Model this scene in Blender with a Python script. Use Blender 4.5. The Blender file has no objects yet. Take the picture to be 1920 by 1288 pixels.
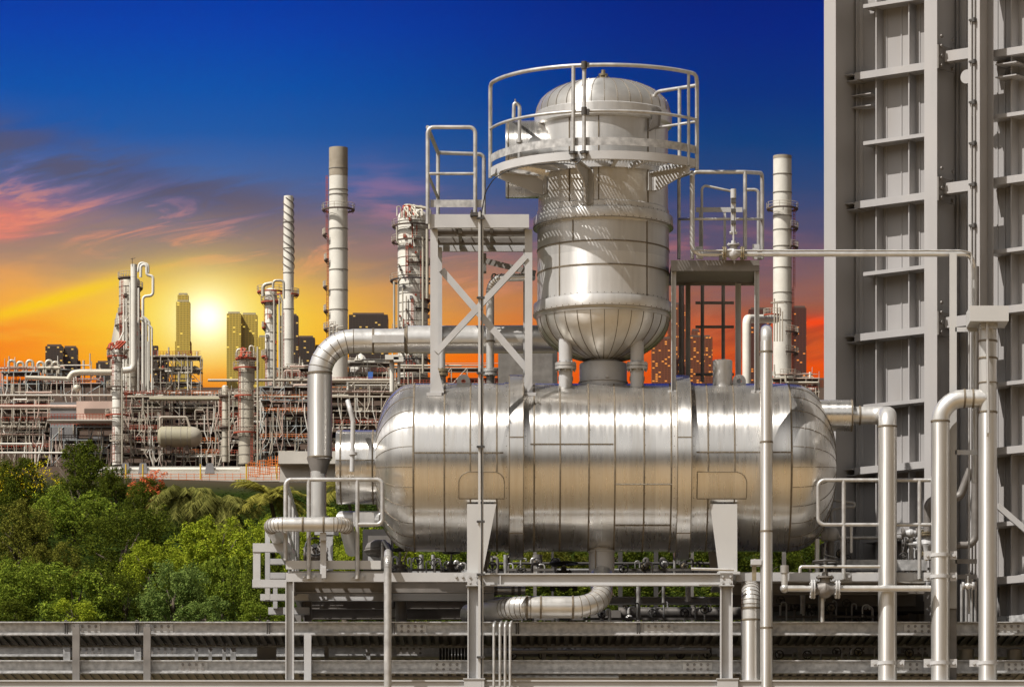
import bpy, math, random
from mathutils import Vector as V, Matrix, noise as mnoise

SC = bpy.context.scene
COL = SC.collection
R_ = math.radians
# ---- camera model: long lens far below the plant; P() turns a point seen in the photo plus a chosen depth into a real place
F, D, YH, ZC = 9500.0, 61.3, 2150.0, 1.7
SUN_AZ, SUN_EL = 54.0, 55.0          # degrees left of the viewing axis (behind the viewer's left shoulder), height


def P(px, py, Y=0.0):
    k = (Y + D) / F
    return V(((px - 960.0) * k, Y, ZC + (YH - py) * k))


def S(n, Y=0.0):
    return n * (Y + D) / F


X3, Y3, Z3 = V((1, 0, 0)), V((0, 1, 0)), V((0, 0, 1))


def lin(r, g, b):
    f = lambda c: (c / 255.0) / 12.92 if c / 255.0 <= 0.04045 else ((c / 255.0 + 0.055) / 1.055) ** 2.4
    return (f(r), f(g), f(b), 1.0)


def fil(pts, r, seg=6):
    """round the corners of a polyline"""
    pts = [V(p) for p in pts]
    out = [pts[0]]
    for i in range(1, len(pts) - 1):
        a, b, c = pts[i - 1], pts[i], pts[i + 1]
        u, w = (a - b), (c - b)
        lu, lw = u.length, w.length
        u.normalize(); w.normalize()
        ang = u.angle(w)
        if ang > 3.1:
            out.append(b); continue
        t = min(r / math.tan(ang / 2), lu * 0.49, lw * 0.49)
        rr = t * math.tan(ang / 2)
        cen = b + (u + w).normalized() * (rr / math.sin(ang / 2))
        p0, p1 = b + u * t - cen, b + w * t - cen
        tot = p0.angle(p1)
        for k in range(seg + 1):
            f = k / seg
            if tot < 1e-4:
                out.append(cen + p0)
            else:
                out.append(cen + (p0 * math.sin((1 - f) * tot) + p1 * math.sin(f * tot)) / math.sin(tot))
    out.append(pts[-1])
    return out


def frame_of(d, up=Z3):
    d = d.normalized()
    s = d.cross(up)
    if s.length < 1e-4:
        s = d.cross(X3)
    s.normalize()
    return s, s.cross(d).normalized()


class MB:
    def __init__(s):
        s.v, s.f, s.m, s.sm = [], [], [], []

    def add(s, vs, fs, mi=0, smooth=True):
        o = len(s.v)
        s.v += [V(p) for p in vs]
        for f in fs:
            s.f.append([i + o for i in f]); s.m.append(mi); s.sm.append(smooth)
        return s

    def box(s, a, b, mi=0):
        x0, x1 = sorted((a[0], b[0])); y0, y1 = sorted((a[1], b[1])); z0, z1 = sorted((a[2], b[2]))
        vs = [(x, y, z) for z in (z0, z1) for y in (y0, y1) for x in (x0, x1)]
        return s.add(vs, [(0, 2, 3, 1), (4, 5, 7, 6), (0, 1, 5, 4), (2, 6, 7, 3), (0, 4, 6, 2), (1, 3, 7, 5)], mi, False)

    def prof(s, p, q, poly, up=Z3, mi=0):
        """extrude a 2D outline (side, up) from p to q"""
        p, q = V(p), V(q)
        a, b = frame_of(q - p, up)
        n = len(poly)
        vs = [p + a * x + b * y for x, y in poly] + [q + a * x + b * y for x, y in poly]
        fs = [(i, (i + 1) % n, n + (i + 1) % n, n + i) for i in range(n)]
        fs += [tuple(range(n - 1, -1, -1)), tuple(range(n, 2 * n))]
        return s.add(vs, fs, mi, False)

    def bar(s, p, q, w, h, up=Z3, mi=0):
        return s.prof(p, q, [(-w / 2, -h / 2), (w / 2, -h / 2), (w / 2, h / 2), (-w / 2, h / 2)], up, mi)

    def ibeam(s, p, q, h, w, tf, tw, up=Z3, mi=0):
        a, b, t, u = w / 2, h / 2, tw / 2, h / 2 - tf
        return s.prof(p, q, [(-a, -b), (a, -b), (a, -u), (t, -u), (t, u), (a, u), (a, b), (-a, b), (-a, u), (-t, u), (-t, -u), (-a, -u)], up, mi)

    def chan(s, p, q, h, w, t, up=Z3, flip=1, mi=0):
        b, f = h / 2, flip
        return s.prof(p, q, [(0, -b), (f * w, -b), (f * w, -b + t), (f * t, -b + t), (f * t, b - t), (f * w, b - t), (f * w, b), (0, b)][::f], up, mi)

    def angle(s, p, q, w, t, up=Z3, fx=1, fy=1, mi=0):
        return s.prof(p, q, [(0, 0), (fx * w, 0), (fx * w, fy * t), (fx * t, fy * t), (fx * t, fy * w), (0, fy * w)][::fx * fy], up, mi)

    def tube(s, pts, r, n=10, caps=True, mi=0, closed=False):
        pts = [V(p) for p in pts]
        m = len(pts)
        tan = []
        for i in range(m):
            if closed:
                t = pts[(i + 1) % m] - pts[i - 1]
            else:
                t = pts[min(i + 1, m - 1)] - pts[max(i - 1, 0)]
            tan.append(t.normalized())
        a, b = frame_of(tan[0])
        vs = []
        for i in range(m):
            if i:
                a = (a - tan[i] * a.dot(tan[i])).normalized()
            b = tan[i].cross(a)
            rr = r[i] if isinstance(r, (list, tuple)) else r
            vs += [pts[i] + (a * math.cos(2 * math.pi * k / n) + b * math.sin(2 * math.pi * k / n)) * rr for k in range(n)]
        fs = []
        for i in range(m if closed else m - 1):
            j = (i + 1) % m
            fs += [(i * n + k, i * n + (k + 1) % n, j * n + (k + 1) % n, j * n + k) for k in range(n)]
        if caps and not closed:
            fs += [tuple(range(n - 1, -1, -1)), tuple(range((m - 1) * n, m * n))]
        return s.add(vs, fs, mi)

    def cyl(s, p, q, r, r2=None, n=20, mi=0):
        return s.tube([p, q], [r, r if r2 is None else r2], n, True, mi)

    def lathe(s, o, ax, prof, n=48, mi=0, a0=0.0, a1=360.0):
        """prof = [(radius, distance along ax)]; outward faces when the profile runs along ax"""
        o, ax = V(o), V(ax).normalized()
        a, b = frame_of(ax)
        full = abs(a1 - a0 - 360) < 1e-6
        cnt = n if full else n + 1
        vs, fs, rows = [], [], []
        for r, t in prof:
            if r < 1e-5:
                rows.append([len(vs)]); vs.append(o + ax * t)
            else:
                st = len(vs)
                for k in range(cnt):
                    an = R_(a0 + (a1 - a0) * k / n)
                    vs.append(o + ax * t + (a * math.cos(an) - b * math.sin(an)) * r * 1.0)
                rows.append(list(range(st, st + cnt)))
        for i in range(len(rows) - 1):
            r0, r1 = rows[i], rows[i + 1]
            for k in range(n):
                k2 = (k + 1) % n if full else k + 1
                if len(r0) == 1 and len(r1) == 1:
                    continue
                if len(r0) == 1:
                    fs.append((r0[0], r1[k], r1[k2])[::-1])
                elif len(r1) == 1:
                    fs.append((r0[k], r1[0], r0[k2])[::1])
                else:
                    fs.append((r0[k], r1[k], r1[k2], r0[k2]))
        return s.add(vs, fs, mi)

    def plate(s, outline, th, mi=0):
        """flat outline (3D points) thickened by vector th"""
        o = [V(p) for p in outline]; th = V(th); n = len(o)
        vs = o + [p + th for p in o]
        fs = [(i, (i + 1) % n, n + (i + 1) % n, n + i) for i in range(n)]
        fs += [tuple(range(n - 1, -1, -1)), tuple(range(n, 2 * n))]
        return s.add(vs, fs, mi, False)

    def arcbar(s, c, ax, r0, r1, t0, t1, a0, a1, n=40, mi=0):
        """curved flat bar: rectangle (r0..r1, t0..t1) swept round ax=Z from angle a0 to a1 (degrees, 0=+X, ccw)"""
        c = V(c); vs = []
        for k in range(n + 1):
            an = R_(a0 + (a1 - a0) * k / n)
            d = V((math.cos(an), math.sin(an), 0))
            vs += [c + d * r0 + Z3 * t0, c + d * r1 + Z3 * t0, c + d * r1 + Z3 * t1, c + d * r0 + Z3 * t1]
        fs = []
        for k in range(n):
            o = 4 * k
            fs += [(o + j, o + (j + 1) % 4, o + 4 + (j + 1) % 4, o + 4 + j) for j in range(4)]
        fs += [(3, 2, 1, 0), tuple(4 * n + j for j in range(4))]
        return s.add(vs, fs, mi)

    def ball(s, c, r, sx=1, sy=1, sz=1, n=12, mi=0):
        c = V(c); vs = [c + Z3 * r * sz]; h = n // 2
        for i in range(1, h):
            th = math.pi * i / h
            for k in range(n):
                ph = 2 * math.pi * k / n
                vs.append(c + V((r * sx * math.sin(th) * math.cos(ph), r * sy * math.sin(th) * math.sin(ph), r * sz * math.cos(th))))
        vs.append(c - Z3 * r * sz)
        fs = [(0, 1 + k, 1 + (k + 1) % n) for k in range(n)]
        for i in range(h - 2):
            fs += [(1 + i * n + k, 1 + (i + 1) * n + k, 1 + (i + 1) * n + (k + 1) % n, 1 + i * n + (k + 1) % n) for k in range(n)]
        L = len(vs) - 1; st = 1 + (h - 2) * n
        fs += [(L, st + (k + 1) % n, st + k) for k in range(n)]
        return s.add(vs, fs, mi)

    def stud(s, c, nrm, r=0.008, mi=0):
        r = r * .7 if r < .0125 else r; c = V(c); a, b = frame_of(V(nrm)); nn = V(nrm).normalized()
        vs = [c + (a * math.cos(k * 1.0472) + b * math.sin(k * 1.0472)) * r for k in range(6)]
        vs += [v_ + nn * r * 0.9 for v_ in vs]
        fs = [(k, (k + 1) % 6, 6 + (k + 1) % 6, 6 + k) for k in range(6)] + [(6, 7, 8, 9, 10, 11)]
        return s.add(vs, fs, mi, False)

    def torus(s, c, ax, R, r, n=28, m=8, mi=0):
        a, b = frame_of(V(ax)); c = V(c)
        return s.tube([c + (a * math.cos(2 * math.pi * k / n) + b * math.sin(2 * math.pi * k / n)) * R for k in range(n)], r, m, False, mi, True)

    def build(s, name, mats, parent=None, smooth=38, origin=None):
        me = bpy.data.meshes.new(name)
        if parent is not None:
            org = ORG[parent.name]
        elif origin is not None:
            org = V(origin)
        else:
            xs = [p.x for p in s.v]; ys = [p.y for p in s.v]; zs = [p.z for p in s.v]
            org = V(((min(xs) + max(xs)) / 2, (min(ys) + max(ys)) / 2, min(zs)))
        me.from_pydata([p - org for p in s.v], [], s.f)
        if not isinstance(mats, (list, tuple)):
            mats = [mats]
        for m in mats:
            me.materials.append(m)
        if len(mats) > 1:
            me.polygons.foreach_set('material_index', s.m)
        me.polygons.foreach_set('use_smooth', s.sm)
        me.update()
        if any(s.sm):
            me.set_sharp_from_angle(angle=R_(smooth))
        o = bpy.data.objects.new(name, me)
        COL.objects.link(o)
        if parent is not None:
            o.parent = parent
            ORG[o.name] = org
        else:
            o.location = org
            ORG[o.name] = org
        return o


ORG = {}


def tag(o, label=None, cat=None, group=None, kind=None):
    if label: o['label'] = label
    if cat: o['category'] = cat
    if group: o['group'] = group
    if kind: o['kind'] = kind
    return o


def T(name, label, cat, loc, group=None):
    o = bpy.data.objects.new(name, None)
    o.empty_display_size = 0.2
    COL.objects.link(o)
    o.location = V(loc)
    ORG[o.name] = V(loc)
    return tag(o, label, cat, group)


def copy_thing(o, loc, label=None, scale=None, rotz=None, matmap=None):
    c = o.copy(); COL.objects.link(c)
    c.location = V(loc)
    if scale is not None: c.scale = scale
    if rotz is not None: c.rotation_euler = (0, 0, rotz)
    if label: c['label'] = label
    ORG[c.name] = V(loc)
    for ch in list(o.children):
        d = ch.copy(); COL.objects.link(d); d.parent = c
        if 'category' in d: del d['category']
        for g in list(ch.children):
            e = g.copy(); COL.objects.link(e); e.parent = d
    return c


# ------------------------------------------------------------------ materials
def nt(m):
    m.use_nodes = True
    t = m.node_tree
    return t, t.nodes, t.links, t.nodes['Principled BSDF']


def mat(name, col, metal=0.0, rough=0.5, var=0.12, scale=4.0, stretch=(1, 1, 1), rvar=0.08, stain=None, stain_amt=0.4,
        stain_scale=1.2, bump=0.0, bump_scale=30.0, spec=None, aniso=None, panel=None):
    m = bpy.data.materials.new(name)
    t, N, L, b = nt(m)
    tc = N.new('ShaderNodeTexCoord')
    mp = N.new('ShaderNodeMapping'); mp.inputs['Scale'].default_value = stretch
    L.new(tc.outputs['Object'], mp.inputs['Vector'])
    n1 = N.new('ShaderNodeTexNoise'); n1.inputs['Scale'].default_value = scale; n1.inputs['Detail'].default_value = 5
    L.new(mp.outputs[0], n1.inputs['Vector'])
    r1 = N.new('ShaderNodeMapRange'); r1.inputs['From Min'].default_value = 0.3; r1.inputs['From Max'].default_value = 0.7
    r1.inputs['To Min'].default_value = 1 - var; r1.inputs['To Max'].default_value = 1 + var
    L.new(n1.outputs['Fac'], r1.inputs['Value'])
    mx = N.new('ShaderNodeMix'); mx.data_type = 'RGBA'; mx.blend_type = 'MULTIPLY'; mx.inputs['Factor'].default_value = 1
    mx.inputs['A'].default_value = (*col[:3], 1)
    L.new(r1.outputs[0], mx.inputs['B'])
    out = mx.outputs['Result']
    if stain:
        n2 = N.new('ShaderNodeTexNoise'); n2.inputs['Scale'].default_value = stain_scale; n2.inputs['Detail'].default_value = 8
        n2.inputs['Roughness'].default_value = 0.65
        L.new(mp.outputs[0], n2.inputs['Vector'])
        r2 = N.new('ShaderNodeMapRange'); r2.inputs['From Min'].default_value = 0.48; r2.inputs['From Max'].default_value = 0.72
        r2.inputs['To Max'].default_value = stain_amt
        L.new(n2.outputs['Fac'], r2.inputs['Value'])
        m2 = N.new('ShaderNodeMix'); m2.data_type = 'RGBA'
        L.new(r2.outputs[0], m2.inputs['Factor']); L.new(out, m2.inputs['A'])
        m2.inputs['B'].default_value = (*stain[:3], 1)
        out = m2.outputs['Result']
    if panel:
        sp = N.new('ShaderNodeSeparateXYZ'); L.new(tc.outputs['Object'], sp.inputs[0])
        pm_ = N.new('ShaderNodeMath'); pm_.operation = 'MULTIPLY'; pm_.inputs[1].default_value = panel[1]; L.new(sp.outputs[panel[0]], pm_.inputs[0])
        pf = N.new('ShaderNodeMath'); pf.operation = 'FLOOR'; L.new(pm_.outputs[0], pf.inputs[0])
        wn = N.new('ShaderNodeTexWhiteNoise'); wn.noise_dimensions = '1D'; L.new(pf.outputs[0], wn.inputs['W'])
        pr = N.new('ShaderNodeMapRange'); pr.inputs['To Min'].default_value = .90; pr.inputs['To Max'].default_value = 1.06; L.new(wn.outputs['Value'], pr.inputs['Value'])
        m3 = N.new('ShaderNodeMix'); m3.data_type = 'RGBA'; m3.blend_type = 'MULTIPLY'; m3.inputs['Factor'].default_value = 1; L.new(out, m3.inputs['A']); L.new(pr.outputs[0], m3.inputs['B']); out = m3.outputs['Result']
    L.new(out, b.inputs['Base Color'])
    b.inputs['Metallic'].default_value = metal
    rr = N.new('ShaderNodeMapRange'); rr.inputs['From Min'].default_value = 0.3; rr.inputs['From Max'].default_value = 0.7
    rr.inputs['To Min'].default_value = max(0.05, rough - rvar); rr.inputs['To Max'].default_value = min(1, rough + rvar)
    L.new(n1.outputs['Fac'], rr.inputs['Value']); L.new(rr.outputs[0], b.inputs['Roughness'])
    if spec is not None:
        b.inputs['Specular IOR Level'].default_value = spec
    if aniso:
        b.inputs['Anisotropic'].default_value = .85
        tg = N.new('ShaderNodeTangent'); tg.direction_type = 'RADIAL'; tg.axis = aniso
        L.new(tg.outputs[0], b.inputs['Tangent']); b.inputs['Anisotropic Rotation'].default_value = .25
    if bump:
        n3 = N.new('ShaderNodeTexNoise'); n3.inputs['Scale'].default_value = bump_scale; n3.inputs['Detail'].default_value = 3
        L.new(mp.outputs[0], n3.inputs['Vector'])
        bp = N.new('ShaderNodeBump'); bp.inputs['Strength'].default_value = bump; bp.inputs['Distance'].default_value = 0.01 if not aniso else .004
        L.new(n3.outputs['Fac'], bp.inputs['Height']); L.new(bp.outputs[0], b.inputs['Normal'])
    return m


M = {}
M['clad'] = mat('aluminium_cladding', (.76, .73, .685), .86, .30, .05, 3, (7, .7, .7), .07, (.50, .41, .28), .30, 1.6, .06, 1.6, aniso='X', panel=('X', 3.18))
M['clad_z'] = mat('aluminium_cladding_dome', (.74, .715, .67), .72, .37, .05, 3, (3, 3, 2), .07, (.50, .41, .28), .28, 1.4, .12, 2.0, aniso='Z')
M['clad_v'] = mat('aluminium_cladding_upper', (.70, .685, .66), .50, .40, .05, 3, (7, 7, .6), .07, (.50, .45, .38), .25, 1.2, .12, 1.5, aniso='Z', panel=('Z', 2.7))
M['seam'] = mat('cladding_seam', (.21, .17, .12), .3, .6, .25, 20)
M['pipe'] = mat('aluminium_painted_pipe', (.72, .70, .665), .55, .34, .05, 3, (4, 4, .7), .06, (.5, .46, .4), .3, .9)
M['pipe_v'] = mat('aluminium_pipe_jacket', (.74, .72, .685), .72, .40, .05, 3, (6, 6, .5), .06, (.5, .46, .4), .25, .9, aniso='Z')
M['paint'] = mat('pale_grey_painted_steel', (.56, .55, .54), 0, .42, .05, 3, (1, 1, 1), .08, (.40, .365, .32), .3, 2.2)
M['paint_warm'] = mat('warm_white_paint', (.58, .565, .54), 0, .45, .04, 3, (1, 1, 1), .08, (.45, .41, .36), .25, 1.5)
M['rail'] = mat('galvanised_handrail', (.56, .545, .52), .45, .42, .16, 9, (1, 1, 1), .1, (.30, .24, .18), .35, 7)
M['galv'] = mat('galvanised_spangle_steel', (.50, .49, .475), .25, .48, .30, 16, (1, 1, 1), .12, (.60, .59, .57), .55, 9)
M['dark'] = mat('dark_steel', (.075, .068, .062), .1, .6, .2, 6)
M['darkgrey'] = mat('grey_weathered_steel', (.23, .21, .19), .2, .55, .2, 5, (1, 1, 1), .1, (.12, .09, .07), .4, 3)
M['black'] = mat('black_rubber', (.014, .013, .013), 0, .5, .2, 6)
M['grate'] = mat('galvanised_grating', (.50, .47, .42), .3, .5, .2, 8)
M['casing'] = mat('boiler_casing_paint', (.385, .365, .352), 0, .55, .05, 1.3, (3, 3, .5), .05, (.36, .32, .285), .45, .8)
M['steelframe'] = mat('boiler_frame_paint', (.45, .43, .417), 0, .5, .05, 2, (2, 2, .6), .06, (.42, .38, .34), .4, 1.0)
M['brass'] = mat('weathered_brass', (.36, .30, .20), .8, .45, .3, 20)
M['yellow'] = mat('yellow_paint', (.75, .48, .04), 0, .5, .1, 6)
M['concrete'] = mat('plinth_concrete', (.42, .40, .37), 0, .85, .12, 5, (1, 1, 1), .05, (.3, .27, .23), .4, 3, .2, 40)
# ------------------------------------------------------------------ camera
cam = bpy.data.cameras.new('camera')
camo = bpy.data.objects.new('camera', cam); COL.objects.link(camo)
camo.location = (0, -D, ZC); camo.rotation_euler = (R_(90), 0, 0)
cam.sensor_width = 36; cam.sensor_fit = 'HORIZONTAL'
cam.lens = 36 * F / 1920
cam.shift_x = 0; cam.shift_y = (YH - 644) / 1920
cam.clip_start = 1; cam.clip_end = 30000
SC.camera = camo
SC.view_settings.view_transform = 'Standard'; SC.view_settings.look = 'None'
SC.view_settings.exposure = 0; SC.view_settings.gamma = 1; SC.view_settings.use_curve_mapping = False
SC.cycles.use_denoising = True
SC.cycles.max_bounces = 7; SC.cycles.diffuse_bounces = 1; SC.cycles.glossy_bounces = 4
SC.cycles.transparent_max_bounces = 8; SC.cycles.volume_bounces = 0
SC.cycles.sample_clamp_indirect = 6
SC.cycles.caustics_reflective = False; SC.cycles.caustics_refractive = False

# ------------------------------------------------------------------ sun lamp
sl = bpy.data.lights.new('sun', 'SUN'); sl.energy = 5.0; sl.angle = R_(0.5); sl.color = (1.0, .965, .92)
so = bpy.data.objects.new('sun', sl); COL.objects.link(so)
sdir = V((-math.sin(R_(SUN_AZ)) * math.cos(R_(SUN_EL)), -math.cos(R_(SUN_AZ)) * math.cos(R_(SUN_EL)), math.sin(R_(SUN_EL))))
so.rotation_euler = sdir.to_track_quat('Z', 'Y').to_euler()
so.location = (0, -20, 60)

SUNDISC = .9
# ------------------------------------------------------------------ sky: sunset in front, hazy daylight overhead and behind
w = bpy.data.worlds.new('World'); SC.world = w; w.use_nodes = True
wt = w.node_tree; N = wt.nodes; L = wt.links
N.clear()


class E:
    """tiny expression helper for shader maths"""
    def __init__(s, sock): s.k = sock
    def _op(s, op, *o):
        n = N.new('ShaderNodeMath'); n.operation = op
        for i, v in enumerate((s,) + o):
            if isinstance(v, E): L.new(v.k, n.inputs[i])
            else: n.inputs[i].default_value = v
        return E(n.outputs[0])
    def __add__(s, o): return s._op('ADD', o)
    def __sub__(s, o): return s._op('SUBTRACT', o)
    def __mul__(s, o): return s._op('MULTIPLY', o)
    def __truediv__(s, o): return s._op('DIVIDE', o)
    def exp(s): return s._op('EXPONENT')
    def sqrt(s): return s._op('SQRT')
    def abs(s): return s._op('ABSOLUTE')
    def atan2(s, o): return s._op('ARCTAN2', o)
    def ss(s, a, b):
        n = N.new('ShaderNodeMapRange'); n.interpolation_type = 'SMOOTHSTEP'
        L.new(s.k, n.inputs['Value']); n.inputs['From Min'].default_value = a; n.inputs['From Max'].default_value = b
        return E(n.outputs[0])


def ramp(e, lo, hi, stops):
    n = N.new('ShaderNodeMapRange'); L.new(e.k, n.inputs['Value'])
    n.inputs['From Min'].default_value = lo; n.inputs['From Max'].default_value = hi
    c = N.new('ShaderNodeValToRGB'); L.new(n.outputs[0], c.inputs['Fac'])
    el = c.color_ramp.elements
    while len(el) > 1: el.remove(el[-1])
    st = sorted(((v - lo) / (hi - lo), col) for v, col in stops)
    el[0].position = st[0][0]; el[0].color = st[0][1]
    for p_, col in st[1:]:
        x = el.new(p_); x.color = col
    return c.outputs['Color']


def mixc(f, a, b, mode='MIX'):
    n = N.new('ShaderNodeMix'); n.data_type = 'RGBA'; n.blend_type = mode; n.clamp_factor = mode != 'ADD'
    if isinstance(f, E): L.new(f.k, n.inputs['Factor'])
    else: n.inputs['Factor'].default_value = f
    for s_, v in (('A', a), ('B', b)):
        if isinstance(v, tuple): n.inputs[s_].default_value = v
        else: L.new(v, n.inputs[s_])
    return n.outputs['Result']


tc = N.new('ShaderNodeTexCoord'); sx = N.new('ShaderNodeSeparateXYZ'); L.new(tc.outputs['Generated'], sx.inputs[0])
dx, dy, dz = (E(sx.outputs[i]) for i in range(3))
hor = (dx * dx + dy * dy).sqrt()
te = dz / (hor + 1e-4)                       # tangent of elevation
az = dx.atan2(dy)                            # azimuth, 0 = looking direction, + to the right
A = lambda px: (px - 960) / F                # azimuth / elevation of a photographed direction
Q = lambda py: (YH - py) / F
# cloud wisps: stretched noise bends the bands
cx = N.new('ShaderNodeCombineXYZ'); L.new((az * 22 + te * 9).k, cx.inputs[0]); L.new((te * 95 - az * 12).k, cx.inputs[1])
nz = N.new('ShaderNodeTexNoise'); L.new(cx.outputs[0], nz.inputs['Vector'])
nz.inputs['Scale'].default_value = 1.0; nz.inputs['Detail'].default_value = 6; nz.inputs['Roughness'].default_value = .52; nz.inputs['Distortion'].default_value = .6
wisp = E(nz.outputs['Fac'])
cx2 = N.new('ShaderNodeCombineXYZ'); L.new((az * 60 + 3.1).k, cx2.inputs[0]); L.new((te * 330).k, cx2.inputs[1])
nz2 = N.new('ShaderNodeTexNoise'); L.new(cx2.outputs[0], nz2.inputs['Vector'])
nz2.inputs['Scale'].default_value = 1.0; nz2.inputs['Detail'].default_value = 5; nz2.inputs['Roughness'].default_value = .55
wisp2 = E(nz2.outputs['Fac'])
low = te.ss(Q(230), Q(480))                  # wisps only in the lower, lit part
tw = te + (wisp - .5) * .013 * low + (wisp2 - .5) * .006 * low
lo_, hi_ = Q(760), Q(-60)
left = ramp(tw, lo_, hi_, [(Q(-60), lin(0, 50, 160)), (Q(60), lin(0, 66, 172)), (Q(170), lin(0, 82, 172)), (Q(250), lin(24, 90, 168)),
    (Q(334), lin(66, 104, 164)), (Q(389), lin(90, 106, 150)), (Q(444), lin(116, 114, 132)), (Q(494), lin(166, 134, 118)),
    (Q(544), lin(226, 156, 96)), (Q(594), lin(248, 166, 70)), (Q(654), lin(252, 156, 28)), (Q(700), lin(250, 120, 6)), (Q(740), lin(228, 92, 0))])
right = ramp(tw, lo_, hi_, [(Q(-60), lin(0, 30, 122)), (Q(60), lin(0, 38, 130)), (Q(180), lin(0, 50, 128)), (Q(270), lin(8, 64, 126)),
    (Q(359), lin(44, 72, 120)), (Q(444), lin(86, 82, 110)), (Q(514), lin(124, 94, 98)), (Q(574), lin(160, 100, 78)),
    (Q(634), lin(206, 88, 38)), (Q(689), lin(240, 84, 10)), (Q(740), lin(216, 86, 8))])
sky = mixc(az.ss(A(330), A(1400)), left, right)
g = lambda e, s_: (e * e * (-1.0 / (s_ * s_)))
# pink bank low at far left, dark bank above it, yellow streak
pk = (g(az - A(-20), 150 / F) + g(te - Q(425), 62 / F)).exp()
sky = mixc(pk * wisp.ss(.30, .62) * .95, sky, lin(255, 132, 108))
pk2 = (g(az - A(720), 110 / F) + g(te - Q(395) , 60 / F)).exp()
sky = mixc(pk2 * wisp2.ss(.40, .70) * .6, sky, lin(196, 130, 150))
pk3 = (g(az - A(1120), 330 / F) + g(te - Q(470), 55 / F)).exp()
sky = mixc(pk3 * wisp2.ss(.42, .70) * .55, sky, lin(222, 128, 112))
dk = (g(az - A(240), 260 / F) + g(te - Q(330) + (az - A(240)) * .26, 38 / F)).exp()
sky = mixc(dk * .62 * wisp.ss(.25, .65), sky, lin(72, 70, 98))
og = (g(az - A(60), 240 / F) + g(te - Q(640), 46 / F)).exp()
sky = mixc(og * .8 * wisp2.ss(.25, .6), sky, lin(250, 96, 20))
ys = (g(az - A(110), 190 / F) + g(te - Q(567) - (az - A(110)) * .30, 15 / F)).exp()
sky = mixc(ys * .95, sky, lin(255, 206, 20))
rs = (g(az - A(1530), 110 / F) + g(te - Q(608), 14 / F)).exp()
sky = mixc(rs * .9, sky, lin(252, 72, 14))
# broken cloud: grey-violet rags in the upper bank, salmon edges below them
cx3 = N.new('ShaderNodeCombineXYZ'); L.new((az * 34 + te * 30 + 7.3).k, cx3.inputs[0]); L.new((te * 190 - az * 46).k, cx3.inputs[1])
nz3 = N.new('ShaderNodeTexNoise'); L.new(cx3.outputs[0], nz3.inputs['Vector'])
nz3.inputs['Scale'].default_value = 1.0; nz3.inputs['Detail'].default_value = 8; nz3.inputs['Roughness'].default_value = .60; nz3.inputs['Distortion'].default_value = .8
rag = E(nz3.outputs['Fac'])
bank = (g(te - Q(348) + (az - A(240)) * .22, 62 / F)).exp() * az.ss(A(1000), A(420))
sky = mixc(bank * rag.ss(.34, .60) * .85, sky, lin(88, 86, 108))
edge = (g(te - Q(432) + (az - A(240)) * .16, 58 / F)).exp() * az.ss(A(1500), A(300))
sky = mixc(edge * rag.ss(.50, .36) * .62, sky, lin(240, 150, 112))
tan_ = (g(te - Q(445), 50 / F)).exp() * az.ss(A(1100), A(260))
sky = mixc(tan_ * rag.ss(.34, .60) * .70, sky, lin(158, 128, 114))
rb = (g(te - Q(640), 70 / F)).exp() * az.ss(A(900), A(1350))
sky = mixc(rb * rag.ss(.42, .62) * .55, sky, lin(150, 60, 40))
# the low sun glaring through: wide yellow halo, white heart
gl = (g(az - A(385), 300 / F) + g(te - Q(612), 100 / F)).exp()
sky = mixc(gl * .92, sky, lin(255, 214, 44))
gl2 = (g(az - A(388), 130 / F) + g(te - Q(592), 70 / F)).exp()
sky = mixc(gl2 * .8, sky, lin(255, 240, 110))
gl3 = (g(az - A(390), 66 / F) + g(te - Q(600), 62 / F)).exp()
sky = mixc(gl3 * .85, sky, (1.15, 1.08, .66, 1))
disc = (g(az - A(390), 30 / F) + g(te - Q(596), 30 / F)).exp() * SUNDISC
sky = mixc(disc, sky, (1.0, .9, .6, 1), 'ADD')
# daylight elsewhere
day = ramp(te, -.5, 3.0, [(-.5, (.30, .23, .14, 1)), (-.04, (.10, .085, .06, 1)), (.03, (.055, .05, .045, 1)), (.15, (.10, .095, .09, 1)), (.34, (1.05, 1.04, 1.03, 1)), (.9, (1.15, 1.15, 1.16, 1)), (1.6, (.50, .50, .515, 1)), (3.0, (.16, .165, .175, 1))])
bk = (dx * -.75 - dy * .66).ss(.22, .76)      # brighter on the sunlit side behind the viewer
day = mixc(bk, mixc(1.0, day, (.13, .125, .12, 1), 'MULTIPLY'), day)
fm = E((az.abs()).ss(R_(24), R_(56)).k)
um = te.ss(.40, 1.1)
away = fm + um - fm * um
sky = mixc(away, sky, day)
bg = N.new('ShaderNodeBackground'); L.new(sky, bg.inputs['Color']); bg.inputs['Strength'].default_value = 1.0
w.cycles.sampling_method = 'MANUAL'; w.cycles.sample_map_resolution = 4096
wo = N.new('ShaderNodeOutputWorld'); L.new(bg.outputs[0], wo.inputs['Surface'])
HAZE = 1.2e-5
# ------------------------------------------------------------------ ground: one sheet, flat round the plant, rising as a long hill behind
G = {}
PROF = [(0, 2150), (88, 2168), (120, 1900), (160, 1560), (230, 1300), (300, 1200), (350, 1120), (400, 1010), (520, 935), (640, 905), (800, 885), (1000, 874), (1150, 868), (2000, 800), (4600, 722)]


def gz(y):
    d = y + D
    if d <= 88: return 0.0
    for (d0, p0), (d1, p1) in zip(PROF, PROF[1:]):
        if d <= d1:
            f = (d - d0) / (d1 - d0); p = p0 + (p1 - p0) * f
            return max(0.0, ZC + (YH - p) * d / F)
    return ZC + (YH - 722) * 4600 / F


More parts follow.
